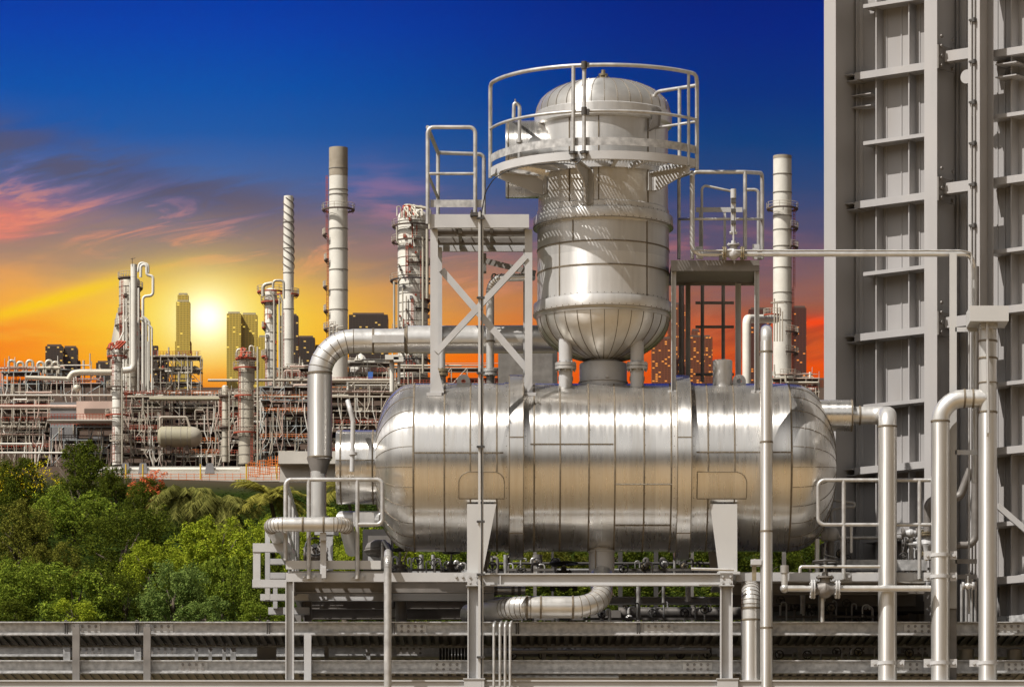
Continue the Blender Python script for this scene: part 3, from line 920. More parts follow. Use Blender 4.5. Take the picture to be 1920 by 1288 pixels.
m = MB(); m.box((xr - .06, YF - .08, zt - .03), (xr + .09, YF - .001, zt + .01)); m.cyl((xr - .04, YF - .06, zt + .04), (xr - .04, YF - .06, zt - .05), .012, None, 6); m.cyl((xr + .06, YF - .06, zt + .04), (xr + .06, YF - .06, zt - .05), .012, None, 6)
m.build('post_foot', M['dark'], lp)

# ---- right access platform
x0, x1 = P(1258, 0, -.6).x, P(1424, 0, -.6).x
YF, YB = -.6, .42
zt, zb = P(0, 488, YF).z, P(0, 508, YF).z
rp = T('access_platform', 'access platform carrying a tall valve right of the domed vessel', 'platform', ((x0 + x1) / 2, 0, ttop(1330, -.4).z))
m = MB(); m.box((x0 + .02, YF + .02, zb + .03), (x1 - .02, YB - .02, zb + .036)); grate(m, x0 + .02, x1 - .02, YF + .02, YB - .02, zt - .01, .05, .006, .03, 'x', .2)
m.build('deck', M['darkgrey'], rp)
m = MB(); m.chan((x0, YF, (zt + zb) / 2), (x1, YF, (zt + zb) / 2), zt - zb, .06, .01, Z3, -1)
m.bar((x0, YB, (zt + zb) / 2 - .01), (x1, YB, (zt + zb) / 2 - .01), .05, zt - zb - .02)
for x in (x0 + .02, x1 - .02): m.bar((x, YF + .02, (zt + zb) / 2), (x, YB - .03, (zt + zb) / 2), .02, zt - zb - .004)
m.build('edge_channel', M['darkgrey'], rp)
for px, y, w_ in ((1263, -.52, .06), (1419, -.52, .06), (1384, .30, .07), (1290, .34, .06)):
    m = MB(); x = P(px, 600, y).x; b = ttop(px, y, -.03)
    m.angle((x - w_ / 2, y, b.z), (x - w_ / 2, y, zb), w_, .01, Y3, -1, -1); m.box((x - .07, y - .05, b.z - .02), (x + .07, y + .08, b.z + .02)); m.build('leg', PT if px != 1290 else M['darkgrey'], rp)
m = MB(); k = lambda px, py, y=.9: P(px, py, y)
for px in (1276, 1317, 1356): m.tube([k(px, 534), k(px, 716)], .022, 8)
for py in (568, 613, 702): m.tube([k(1304, py), k(1376, py)], .018, 8)
for px in (1281, 1287): m.tube([k(px, 534, 1.3), k(px, 720, 1.3)], .012, 6)
m.build('ladder_cage', M['darkgrey'], rp)
rl = lambda px, py, y=-.58: P(px, py, y)
m = MB()
m.tube(fil([rl(1298, 486), rl(1298, 323), rl(1397, 323), rl(1429, 325, .2), rl(1429, 486, .2)], .06), .024, 10)
m.tube([rl(1298, 411), rl(1397, 411), rl(1428, 411, .2)], .017, 8)
m.tube([rl(1397, 323), rl(1397, 486)], .024, 10)
m.tube(fil([rl(1273, 486, .1), rl(1273, 332, .1), rl(1298, 323)], .05), .022, 10)
m.tube([rl(1273, 411, .1), rl(1298, 411)], .017, 8)
m.tube(fil([rl(1316, 486, .3), rl(1316, 347, .3), rl(1376, 360, .3)], .05), .016, 8)
m.tube(fil([rl(1422, 486, .38), rl(1422, 356, .38), rl(1400, 356, .38)], .05), .02, 8)
m.build('guard_rail', RL, rp)
m = MB(); m.plate([rl(1305, 389, .3), rl(1392, 389, .3), rl(1392, 398, .3), rl(1305, 398, .3)], (0, .006, 0))
m.build('splash_plate', PT, rp); m = MB()
for px in (1313, 1359): m.bar(rl(px, 392, .31), rl(px, 486, .31), .03, .012, Y3)
m.box(rl(1305, 462, -.585), rl(1318, 486, -.575)); m.box(rl(1411, 458, -.585), rl(1424, 486, -.575)); m.build('toe_board', M['paint'], rp)

# ---- tall conduit post with clipped cable in front of everything
yc = -1.22
xc = P(901, 0, yc).x
cp_ = T('conduit_post', 'tall thin channel post with a clipped black cable in front of the storage tank', 'post', (xc, yc, P(0, 1290, yc).z))
zz0, zz1 = P(0, 1290, yc).z, P(0, 398, yc).z
m = MB(); m.bar((xc - .014, yc, zz0), (xc - .014, yc, zz1), .028, .03, Y3); m.bar((xc + .024, yc + .01, zz0), (xc + .024, yc + .01, zz1), .022, .012, Y3)
m.build('channel', M['paint_warm'], cp_)
m = MB(); ry = random.Random(4)
pts = [V((xc + .010 + ry.uniform(-.004, .004), yc - .014, zz1 - (zz1 - zz0) * i / 26)) for i in range(27)]
m.tube(pts, .0065, 6); m.build('cable', M['black'], cp_)
for py in (410, 559, 700, 838, 978, 1077, 1232):
    m = MB(); c = P(901, py, yc); m.box(c + V((-.045, -.03, -.013)), c + V((.05, -.016, .013))); m.cyl(c + V((.04, -.05, 0)), c + V((.04, .0, 0)), .011, None, 6); m.cyl(c + V((-.036, -.05, 0)), c + V((-.036, .0, 0)), .011, None, 6)
    m.build('cable_clip', M['dark'], cp_)
# ------------------------------------------------------------------ pipes round the vessels
PM = M['pipe']
PS = [PM, M['seam']]


def pipe(name, label, pts, rpx, y, bend, cat='pipe', mats=None, rings=(), n=28, seg=7, gores=True, parent=None, rr=None, vert=None):
    """insulated pipe through photographed points at depth y (each point (px,py[,y]))"""
    pp = [P(p[0], p[1], p[2] if len(p) > 2 else y) for p in pts]
    r = rr or S(rpx, y)
    m = MB(); path = fil(pp, bend, seg); m.tube(path, r, n)
    if gores and bend > r * 1.2:
        for i in range(1, len(path) - 1):
            t = (path[i + 1] - path[i - 1]).normalized()
            if path[i].__sub__(path[i - 1]).length < bend * .5 or (path[i + 1] - path[i]).length < bend * .5:
                a, b = frame_of(t)
                m.tube([path[i] + (a * math.cos(k * .2856) + b * math.sin(k * .2856)) * r for k in range(22)], .005, 5, False, 1, True)
    for (px, py, *yy) in rings:
        c = P(px, py, yy[0] if yy else y)
        j = min(range(len(pp) - 1), key=lambda j: ((c - pp[j]).cross(pp[j + 1] - pp[j])).length / (pp[j + 1] - pp[j]).length + (0 if 0 <= (c - pp[j]).dot(pp[j + 1] - pp[j]) <= (pp[j + 1] - pp[j]).length_squared else 9))
        d = (pp[j + 1] - pp[j]).normalized(); c = pp[j] + d * (c - pp[j]).dot(d)
        m.lathe(c, d, [(r, -.012), (r + .009, -.01), (r + .009, .01), (r, .012)], n, 1)
    if vert and parent is None:
        parent = T(name, label, cat, P(vert[0], 1290, y)); name = 'run'; label = None
    o = m.build(name, mats or PS, parent)
    if vert:
        v_ = MB(); v_.cyl(P(vert[0], vert[2], y), P(vert[0], vert[1], y), r + .004, None, 40); v_.build('straight_jacket', M['pipe_v'], parent)
    if label and parent is None: tag(o, label, cat)
    return o


# big inlet pipe: comes out behind the column, turns down at the left with a reducer
t = T('inlet_pipe', 'wide silver inlet pipe bending down left of the storage tank', 'pipe', P(598, 975, .85))
pipe('upper_run', None, [(1040, 637), (599.5, 640), (599.5, 862)], 22.5, .85, .42, rings=((760, 638), (700, 639), (600, 700), (600, 858)), parent=t, vert=(599.5, 704, 858))
m = MB(); y_ = .85; m.cyl(P(762, 637, y_), P(1040, 636, y_), S(26, y_), None, 32)
for px in (763, 902): m.lathe(P(px, 637, y_), X3, [(S(26, y_), -.012), (S(26, y_) + .006, -.01), (S(26, y_) + .006, .01), (S(26, y_), .012)], 32, 1)
m.bar(P(762, 644, y_ - .172), P(905, 644, y_ - .172), .012, .008, Y3, 1); m.build('wide_sleeve', PS, t)
m = MB(); m.box(P(698, 628, y_ - .19), P(758, 645.5, y_ - .05)); m.build('cover_box', M['clad_v'], t)
m = MB(); m.lathe(P(598, 886, y_), Z3, [(S(14.5, y_), -.02), (S(14.5, y_), 0), (S(22.7, y_), S(26, y_)), (S(22.7, y_), S(28, y_))], 32); m.build('reducer', M['darkgrey'], t)
m = MB(); m.cyl(P(597, 980, y_), P(597, 884, y_), S(14.8, y_), None, 28); m.lathe(P(597, 972, y_), Z3, [(.1, 0), (S(20, y_), .002), (S(20, y_), .03), (.1, .032)], 28); m.build('lower_run', PM, t)
# short pipe at the left, bending back at both ends
t = T('horizontal_pipe', 'silver pipe lying level across the front of the lower left platform', 'pipe', P(575, 996, -1.32))
pipe('run', None, [(540, 1040, .6), (506, 983, -1.32), (648, 983, -1.32), (660, 1030, .3)], 13.5, -1.32, .14, rings=((568, 983), (607, 983)), parent=t)
m = MB(); m.box(P(600, 998, -1.3), P(612, 1014, -1.2)); m.bar(P(606, 1012, -1.2), P(606, 1076, -1.2), .07, .05, Y3); m.box(P(603, 1064, -1.34), P(612, 1086, -1.18))
m.build('support_stanchion', M['paint'], t)
t = T('elbow_pipe', 'banded pipe stub under the left end manway of the tank', 'pipe', P(680, 975, -.3))
pipe('run', None, [(640, 972, .3), (720, 972, -.2)], 14, .1, .05, parent=t, mats=[M['clad_v'], M['seam']])
m = MB(); m.box(P(662, 960, -.42), P(702, 988, -.3)); m.build('cover_box', M['clad_v'], t)
# discharge pipe under the tank
pipe('discharge_pipe', 'curved silver discharge pipe under the middle of the storage tank', [(1128, 1070, -.05), (1128, 1138, -.72), (965, 1138, -.72), (880, 1152, .2)], 20.5, -.72, .34, rings=((1074, 1138), (988, 1138), (1014, 1138)))
pipe('balance_pipe', 'slim vertical pipe with flanged joint between braced platform and column', [(919, 705, .55), (919, 522, .55), (1000, 519, .2)], 7.6, .55, .16, rings=((919, 640), (930, 522)), n=18)
for nm, px, y, rr, col, lab in (('flanged_nozzle', 919, .55, 14, 'rail', 'flanged nozzle on the tank top under the slim vertical pipe'), ('flanged_nozzle', 829, .3, 11.5, 'brass', 'brassy flanged nozzle beside the left leg of the braced platform')):
    t = T(nm, lab, 'nozzle', ttop(px, y))
    m = MB(); b = ttop(px, y, -.05); m.cyl(b, V((b.x, b.y, P(px, 693, y).z)), S(rr * .55), None, 16); m.build('neck', M['darkgrey'], t)
    for a_, b_ in ((704, 699.5), (697.5, 692.5)):
        m = MB(); m.cyl(P(px, a_, y), P(px, b_, y), S(rr), None, 24)
        for k in range(8): m.cyl(P(px, a_ + 1, y) + V((S(rr * .8) * math.cos(k * .785), S(rr * .8) * math.sin(k * .785), 0)), P(px, b_ - 1.5, y) + V((S(rr * .8) * math.cos(k * .785), S(rr * .8) * math.sin(k * .785), 0)), .012, None, 6)
        m.build('flange', M[col], t)
    if px == 829:
        m = MB(); m.cyl(P(px, 692, y), P(px, 652, y), S(6), None, 14); m.build('riser', PM, t)
m = MB(); m.bar(P(912, 490, .5), P(1000, 512, .1), .10, .07, Z3); m.bar(P(908, 476, .5), P(908, 512, .5), .05, .09, Y3)
tag(m.build('steel_bracket', M['darkgrey']), 'dark steel arm behind the braced platform reaching to the column', 'bracket')

# vertical pipes at the right
YP = -1.0
t = T('vertical_pipe', 'thick vertical silver pipe joined by an elbow to the right end nozzle', 'pipe', P(1665, 1300, YP))
pipe('run', None, [(1590, 779, -.25), (1664, 779, -.25), (1664, 779, YP), (1664, 1300, YP)], 17, YP, .17, rings=((1612, 779, -.25), (1664, 800)), parent=t, gores=False, vert=(1664, 802, 1300))
for py in (1243, 1283):
    m = MB(); r_ = S(17, YP); c = P(1664, py, YP)
    m.lathe(c, Z3, [(r_, -.02), (r_ + .012, -.02), (r_ + .012, .02), (r_, .02)], 28)
    for s_ in (-1, 1): m.box(c + V((s_ * (r_ + .005), -.02, -.04)), c + V((s_ * (r_ + .09), .01, .04))); m.cyl(c + V((s_ * (r_ + .05), -.04, 0)), c + V((s_ * (r_ + .05), .02, 0)), .02, None, 6)
    m.build('clamp', M['paint'], t)
t = T('vertical_pipe', 'clamped vertical silver pipe swan-necked into the box topped pipe', 'pipe', P(1763, 1300, YP))
pipe('run', None, [(1763, 1300), (1763, 747), (1852, 747)], 16.8, YP, .40, rings=((1763, 790), (1808, 747), (1824, 747)), parent=t, gores=False, vert=(1763, 794, 1300))
for py in (1041, 1081, 1243, 1283):
    m = MB(); r_ = S(16.8, YP); c = P(1763, py, YP)
    m.lathe(c, Z3, [(r_, -.02), (r_ + .014, -.02), (r_ + .014, .02), (r_, .02)], 28)
    for s_ in (-1, 1): m.box(c + V((s_ * (r_ + .005), -.02, -.05)), c + V((s_ * (r_ + .09), .01, .05))); m.cyl(c + V((s_ * (r_ + .05), -.04, 0)), c + V((s_ * (r_ + .05), .02, 0)), .02, None, 6)
    m.build('clamp', M['paint'], t)
t = T('vertical_pipe', 'vertical silver pipe under a white box at the right edge', 'pipe', P(1852, 1300, YP))
pipe('run', None, [(1852, 1300), (1852, 585)], 16.8, YP, 0, rings=((1852, 640), (1852, 672), (1852, 773)), parent=t, vert=(1852, 776, 1300))
m = MB(); rw = S(16.8, YP)
m.torus(P(1852, 672, YP), Z3, rw + .004, .008); m.torus(P(1852, 718, YP), Z3, rw + .004, .008); m.build('weld_band', M['seam'], t)
m = MB(); r_ = rw; c = P(1852, 1243, YP)
for py in (1243, 1283):
    c = P(1852, py, YP)
    m.box(c + V((-r_ - .11, -.02, -.04)), c + V((-r_ + .0, .01, .04))); m.cyl(c + V((-r_ - .06, -.04, 0)), c + V((-r_ - .06, .02, 0)), .02, None, 6)
    m.lathe(c, Z3, [(r_, -.02), (r_ + .012, -.02), (r_ + .012, .02), (r_, .02)], 28)
m.build('clamp', M['paint'], t)
m = MB(); a, b = P(1819, 602, YP - .30), P(1884, 572, YP + .18)
m.box((a.x, YP - .30, a.z), (b.x, YP + .22, P(0, 573, YP - .3).z)); o = m.build('hood_box', M['paint_warm'], t)
m = MB(); m.box((P(1836, 0, YP).x, YP - .18, a.z - .06), (P(1868, 0, YP).x, YP + .15, a.z - .002)); m.build('hood_collar', M['galv'], t)
m = MB(); m.tube(fil([P(1851, 604, YP - .2), P(1854, 810, YP - .2), P(1852, 818, YP - .16)], .03), S(2.6), 8); m.cyl(P(1854, 806, YP - .2), P(1854, 812, YP - .2), S(4), None, 8)
m.build('drop_rod', M['pipe'], t)
pipe('vertical_pipe', 'slender vertical pipe in front of the right part of the storage tank', [(1437, 1300, -1.15), (1437, 622, -1.15), (1437, 618, .6)], 11, -1.15, .09, rings=((1437, 660), (1437, 829), (1437, 996), (1437, 1177)), vert=(1437, 640, 1300), gores=False)
pipe('vertical_pipe', 'short thick pipe with rounded elbow under the right of the tank', [(1408, 1300, -1.0), (1408, 1108, -1.0), (1408, 1092, .2)], 18, -1.0, .19, rings=((1408, 1140), (1408, 1162)), vert=(1408, 1164, 1300))
pipe('vertical_pipe', 'plain grey vertical pipe standing before the lower left platform', [(727, 1300, -1.45), (727, 1050, -1.45), (727, 1036, -.9)], 7.2, -1.45, .1, mats=[M['rail'], M['rail']], n=18)
for i, px in enumerate((926, 937.5, 947, 956.5)):
    tag(pipe('conduit', None, [(px, 1300, -1.35), (px, 1171, -1.35), (px + 2.5, 1165, -.9)], 2.7, -1.35, .04, mats=[M['rail'], M['rail']], n=10, gores=False),
        ('leftmost', 'second', 'third', 'rightmost')[i] + ' of the four thin galvanised conduits beside the left column', 'conduit', 'thin conduits beside the left column')
# pipe with valve crossing to the right
t = T('drain_pipe', 'long thin level pipe running from the right platform valve to the boiler', 'pipe', P(1560, 482, -.68))
pipe('run', None, [(1298, 327, -.66), (1298, 477, -.68), (1820, 477, -.68), (1826, 500, -.6), (1826, 905, -.6)], 4.7, -.68, .12, n=14, parent=t, gores=False)
m = MB(); m.tube(fil([P(1296, 470, -.75), P(1800, 470, -.75), P(1822, 474, -.7), P(1822, 620, -.7)], .05), .012, 8); m.build('tracer_line', M['rail'], t)
m = MB()
for px in (1352, 1392, 1424): m.bar(P(px, 487, -.68), P(px, 470, -.68), .05, .05, Y3)
m.build('pipe_shoe', M['darkgrey'], t)


def handwheel(m, c, ax, R, r=.012):
    m.torus(c, ax, R, r, 28, 8); a, b = frame_of(V(ax))
    for k in range(3):
        an = k * 2.0944 + .3; m.cyl(V(c), V(c) + (a * math.cos(an) + b * math.sin(an)) * R, r * .8, None, 6)
    m.cyl(V(c) - V(ax).normalized() * .02, V(c) + V(ax).normalized() * .03, r * 2.4, None, 10)


def valve(label, c, ax, r, stem=.4, wheel=.12, up=Z3, mats=('darkgrey', 'rail', 'black'), bonnet=True, wheel_ax=None):
    """gate valve: body between two flanges, bonnet, stem and handwheel"""
    c = V(c); ax = V(ax).normalized(); t = T('gate_valve', label, 'valve', c)
    m = MB(); m.tube([c - ax * r * 1.9, c - ax * r * .9, c, c + ax * r * .9, c + ax * r * 1.9], [r * .75, r * .8, r * 1.15, r * .8, r * .75], 16)
    m.ball(c - up * r * .2, r * 1.12, n=14); m.build('body', M[mats[0]], t)
    for s_ in (-1, 1):
        m = MB()
        for d in (1.55, 1.9): m.cyl(c + ax * r * (d - .12) * s_, c + ax * r * (d + .12) * s_, r * 1.35, None, 20)
        a, b = frame_of(ax)
        for k in range(8):
            q = (a * math.cos(k * .785) + b * math.sin(k * .785)) * r * 1.12
            m.cyl(c + ax * r * 1.3 * s_ + q, c + ax * r * 2.15 * s_ + q, r * .12, None, 6)
        m.build('flange', M[mats[1]], t)
    if bonnet:
        m = MB(); m.tube([c, c + up * r * 1.5, c + up * r * 1.5, c + up * r * 1.75, c + up * r * 1.75, c + up * r * 2.4], [r * .8, r * .75, r * 1.25, r * 1.25, r * .5, r * .4], 18)
        for k in range(6): 
            a, b = frame_of(up); q = (a * math.cos(k * 1.047) + b * math.sin(k * 1.047)) * r * 1.05
            m.cyl(c + up * r * 1.3 + q, c + up * r * 1.95 + q, r * .11, None, 6)
        a, b = frame_of(up)
        m.bar(c + up * r * 2 + a * r * .5, c + up * (stem * .75) + a * r * .45, r * .22, r * .22); m.bar(c + up * r * 2 - a * r * .5, c + up * (stem * .75) - a * r * .45, r * .22, r * .22)
        m.build('bonnet', M[mats[0]], t)
    m = MB(); m.cyl(c + up * r, c + up * stem, r * .2, None, 10); m.build('stem', M['rail'], t)
    if wheel:
        m = MB(); handwheel(m, c + up * stem * .9, wheel_ax or up, wheel, .012); m.build('handwheel', M[mats[2]], t)
    return t


v = valve('tall rising stem valve on the level pipe of the right platform', P(1375, 475, -.70), X3, .062, .74, None, mats=('paint', 'brass', 'black'))
m = MB(); m.bar(P(1375, 436, -.70), P(1375, 362, -.70), .06, .05, Y3); m.cyl(P(1375, 372, -.72), P(1375, 355, -.72), .035, None, 10); m.cyl(P(1368, 437, -.70), P(1382, 437, -.70), .02, None, 6); m.build('yoke', PT, v)
m = MB(); 
for py in (380, 398, 420): m.box(P(1371, py, -.75), P(1379, py - 4, -.66))
m.build('yoke_band', M['dark'], v)
valve('flanged gate valve on the low level pipe right of the slender pipe', P(1547, 1104, -1.15), X3, .085, .36, .14, mats=('darkgrey', 'paint', 'dark'))
valve('valve with upright black handwheel behind the left guard rail', P(592, 1040, -.2), X3, .07, .26, .115, up=V((0, -.9, .3)).normalized(), mats=('darkgrey', 'darkgrey', 'black'))
valve('valve with flat black handwheel under the middle of the tank', P(1057, 1092, .9), X3, .08, .26, .17, mats=('dark', 'dark', 'black'))
valve('valve with flat black handwheel under the left tank end', P(750, 1078, .6), X3, .07, .34, .10, mats=('darkgrey', 'paint', 'black'))
valve('small valve left of the tank support leg with greenery behind', P(846, 1074, 1.0), X3, .06, .28, .10, mats=('darkgrey', 'paint', 'dark'))
t = T('low_pipe', 'slim level pipe with upturned end carrying the flanged gate valve', 'pipe', P(1600, 1104, -1.15))
pipe('run', None, [(1471, 1064, -1.15), (1471, 1103, -1.15), (1745, 1103, -1.15)], 6, -1.15, .05, n=14, parent=t, gores=False)
m = MB(); m.cyl(P(1471, 1074, -1.15), P(1471, 1060, -1.15), S(8), None, 14); m.build('end_cap', M['rail'], t); m = MB(); m.ball(P(1471, 1103, -1.15), S(8.5)); m.build('end_cap', M['rail'], t)
pipe('thin_pipe', 'thin rusty-spotted pipe level above the low pipe at the right', [(1500, 1074, -1.22), (1500, 1062, -1.22), (1650, 1062, -1.22)], 3, -1.22, .03, n=10, gores=False)
pipe('thin_pipe', 'short pale pipe lying on the beam by the right support leg', [(1296, 1066, -1.18), (1376, 1068, -1.18)], 2.6, -1.18, 0, n=10, gores=False)

# right-hand instrument cluster
t = T('control_valve', 'control valve with round actuator at the lower right end of the tank', 'valve', P(1558, 1060, .3))
m = MB(); m.ball(P(1558, 1001, .3), .10, 1, 1, 1, 16); m.cyl(P(1540, 1001, .3), P(1560, 1001, .3), .085, None, 18); m.cyl(P(1546, 1001, .3), P(1549, 1001, .3), .10, None, 18); m.build('actuator', M['paint'], t)
m = MB(); m.cyl(P(1558, 1012, .3), P(1558, 1060, .3), .045, None, 12); m.bar(P(1548, 1052, .3), P(1575, 1056, .3), .1, .06); m.build('bonnet', M['darkgrey'], t)
m = MB(); handwheel(m, P(1547, 1056, .25), Z3, .12, .015); m.build('handwheel', M['black'], t)
m = MB(); m.tube(fil([P(1570, 996, .25), P(1577, 1010, .25), P(1577, 1062, .25)], .03), .01, 6); m.tube(fil([P(1548, 1018, .25), P(1545, 1040, .25), P(1570, 1046, .25)], .03), .012, 6); m.build('impulse_line', M['rail'], t)
pipe('vent_pipe', 'small looped vent pipe behind the right guard rail', [(1559, 1000, .8), (1559, 955, .8), (1585, 950, .8), (1602, 950, .8), (1602, 943, .8), (1556, 936, .8)], 3.2, .8, .06, mats=[M['paint'], M['seam']], n=12, gores=False)
pipe('drain_stub', 'upright pipe stub below the right tank end', [(1532, 1090, -.2), (1532, 1010, -.2)], 4.5, -.2, 0, n=14)
pipe('drain_stub', 'thin upright pipe stub behind the right guard rail', [(1596, 1036, -.1), (1596, 985, -.1)], 2.8, -.1, 0, n=12)
valve('cluster valve with yellow tag left of the clamped vertical pipe', P(1738, 1020, -.35), Z3, .07, .30, .08, up=-X3, mats=('paint', 'brass', 'dark'))
valve('horizontal valve between the two thick right pipes', P(1706, 1000, .1), X3, .05, .2, None, up=-X3, mats=('paint', 'darkgrey', 'dark'), bonnet=False)
pipe('elbow_pipe', 'dark grey pipe curling down from the clamped pipe', [(1740, 1030, -.3), (1740, 938, -.3), (1800, 932, -.3), (1812, 900, -.3), (1820, 880, -.3)], 8, -.3, .1, mats=[M['darkgrey'], M['seam']], gores=False, n=16)
pipe('elbow_pipe', 'dark grey pipe hooking up along the boiler frame', [(1740, 1022, -.35), (1818, 1022, -.35), (1829, 1010, -.35), (1829, 500, -.35)], 7, -.35, .16, mats=[M['darkgrey'], M['seam']], gores=False, n=16)
m = MB(); m.ball(P(1738, 1042, -.6), .03); m.cyl(P(1738, 1050, -.6), P(1738, 1034, -.6), .02, None, 8); tag(m.build('level_gauge', M['yellow']), 'little yellow fitting beside the clamped vertical pipe', 'fitting')

# frame post with rungs beside the clamped pipe
t = T('pipe_support_frame', 'narrow flat bar frame standing between the two right hand pipes', 'frame', P(1790, 1280, -.8))
m = MB(); m.bar(P(1787, 1140, -.8), P(1787, 474, -.8), .085, .02, Y3); m.build('post', M['paint_warm'], t)
m = MB(); m.bar(P(1785, 1285, -.72), P(1785, 1060, -.72), .10, .10, Y3); m.build('post', M['darkgrey'], t)
for py in (618, 848, 1052, 1081):
    m = MB(); m.bar(P(1791, py, -.8), P(1832, py, -.8), .02, .055); m.build('crossbar', M['paint'] if py < 1000 else M['darkgrey'], t)
m = MB(); m.tube([P(1817, 1150, -.7), P(1817, 620, -.7)], .012, 8); m.build('rod', M['rail'], t)

# ------------------------------------------------------------------ main support frame under the tank
YB0 = -1.12
t = T('steel_portal', 'painted steel portal frame carrying the storage tank on two columns', 'frame', P(1126, 1272, YB0))
za, zb = P(0, 1074, YB0).z, P(0, 1097, YB0).z
xa, xb = P(903, 0, YB0).x, P(1372, 0, YB0).x
m = MB(); m.ibeam((xa, YB0 + .06, (za + zb) / 2), (xb, YB0 + .06, (za + zb) / 2), za - zb, .085, .014, .012)
for px in (938, 1362): m.box((P(px, 0, YB0).x - .008, YB0 + .025, zb + .015), (P(px, 0, YB0).x + .008, YB0 + .05, za - .015))
m.build('top_beam', PT, t)
for px in (888, 1362):
    m = MB(); x = P(px, 0, YB0).x; b = P(px, 1273, YB0).z
    m.ibeam((x, YB0 + .05, b), (x, YB0 + .05, zb - .013), .145, .14, .014, .012, X3)
    m.box((x - .09, YB0 - .05, zb - .012), (x + .09, YB0 + .15, zb - .002)); m.box((x - .075, YB0 - .035, zb), (x + .075, YB0 + .13, za - .003))
    o = m.build('column', PT, t)
    m = MB()
    for dz in (.05, .12):
        for dx in (-.045, .045): m.stud((x + dx, YB0 - .036, zb + dz - .02), (0, -1, 0), .016)
    m.build('bolt', M['galv'], o)
for px in (889, 1364):
    m = MB(); a = P(px - 19, 1273, YB0 - .12); c = P(px + 19, 1300, YB0); m.box((a.x, YB0 - .12, c.z), (c.x, YB0 + .25, a.z)); m.box((a.x - .01, YB0 - .13, a.z), (c.x + .01, YB0 + .26, a.z + .012))
    m.build('pedestal', PT, t)
# side deck left: beam, column, grating, rails
t = T('work_platform', 'lower left grating work platform with looped guard rail beside the tank end', 'platform', P(640, 1090, YB0))
zt, zb2 = P(0, 1073, YB0).z, P(0, 1090, YB0).z
xl, xr = P(536, 0, YB0).x, P(878, 0, YB0).x
m = MB(); m.chan((xl, YB0, (zt + zb2) / 2), (xr, YB0, (zt + zb2) / 2), zt - zb2, .06, .01, Z3, -1)
for px in (855, 867): m.stud(P(px, 1080, YB0 - .001), (0, -1, 0), .018)
m.build('front_beam', PT, t)
m = MB(); m.box((xl, YB0 - .02, P(0, 1067, YB0).z), (P(714, 0, YB0).x, YB0 - .012, P(0, 1051, YB0).z)); m.build('toe_board', M['paint_warm'], t)
xg1 = P(725, 0, YB0).x
m = MB(); grate(m, xl + .05, xg1, YB0 + .03, 2.7, zt + .02, .06, .007, .035, 'x', .17); m.build('grating_deck', GT, t)
m = MB(); grate(m, xg1 + .1, xr - .1, .9, 2.7, zt + .02, .06, .007, .035, 'x', .17); m.build('grating_deck', GT, t)
for y in (-.35, .55, 1.5, 2.7):
    m = MB(); m.ibeam((xl + .05, y, zb2 + .03), (xr + .3, y, zb2 + .03), .16, .09, .012, .012); m.build('cross_beam', M['paint'] if y == .55 else M['darkgrey'], t)
m = MB(); m.bar((xl + .06, YB0 + .05, zb2 + .03), (xl + .06, 2.7, zb2 + .03), .05, .16); m.bar((xg1, YB0 + .05, zb2 + .04), (xg1, 2.7, zb2 + .04), .05, .14); m.build('side_beam', M['darkgrey'], t)
for x, y, w_ in ((P(543, 0, YB0).x, YB0 + .05, .10), (P(556, 0, 2.4).x, 2.4, .12), (P(577, 0, .6).x, .6, .10)):
    m = MB(); m.ibeam((x, y, P(0, 1273, YB0).z), (x, y, zb2 - .004), w_, .11, .012, .01, X3); m.build('column', PT if y < 0 else M['darkgrey'], t)
yr = YB0 - .03
m = MB()
zz = lambda py: P(0, py, yr).z; xx_ = lambda px: P(px, 0, yr).x
m.tube(fil([(xx_(535.5), yr, zz(1050)), (xx_(535.5), yr, zz(899)), (xx_(717), yr, zz(899)), (xx_(717), yr, zz(983)), (xx_(670), yr, zz(983))], .07), .025, 12)
m.tube(fil([(xx_(535.5), yr, zz(899)), (xx_(533), 2.6, zz(899)), (xx_(533), 2.6, zz(1060))], .06), .024, 10)
m.tube([(xx_(535.5), yr, zz(983)), (xx_(533), 2.6, zz(983))], .018, 8)
m.build('looped_guard_rail', RL, t)
for px in (579, 670):
    m = MB(); m.cyl((xx_(px), yr, zz(1085)), (xx_(px), yr, zz(900)), .025, None, 12); o = m.build('post', RL, t)
    m = MB(); m.box((xx_(px) - .085, YB0 - .012, zz(1086)), (xx_(px) + .085, YB0 - .002, zz(1077)))
    for s_ in (-1, 1): m.stud((xx_(px) + s_ * .06, YB0 - .012, zz(1080)), (0, -1, 0), .018)
    m.build('post_foot', PT, o)
for y in (.2, 1.2, 1.9): rod('post', [(xx_(534), y, zz(1050)), (xx_(534), y, zz(900))], .022, t)
# box-like outrigger frame at the left end
t = T('outrigger_frame', 'pale open steel bracket frame sticking out left of the work platform', 'bracket', P(505, 1150, -.5))
yo = -.55
fb = lambda x0, y0, x1, y1, d=0.0, w=.05: MB().box(P(x0, y0, yo + d), P(x1, y1, yo + d) + V((0, w, 0)))
for nm, a in (('rail_bar', (474, 1018, 538, 1034, 0, .1)), ('rail_bar', (473, 1086, 538, 1100.5, 0, .1)), ('post', (474.5, 1034, 488, 1086, .01, .08)), ('post', (497, 990, 506, 1124, .25, .08)),
              ('arm', (488, 1113, 578, 1125, .5, .1)), ('arm', (503, 1138, 580, 1151, .8, .1)), ('arm', (506, 1047, 540, 1057, .5, .1)), ('arm', (506, 1073, 540, 1084, .5, .1)), ('post', (512, 1100, 520, 1140, .75, .08))):
    fb(*a).build(nm, PT, t)

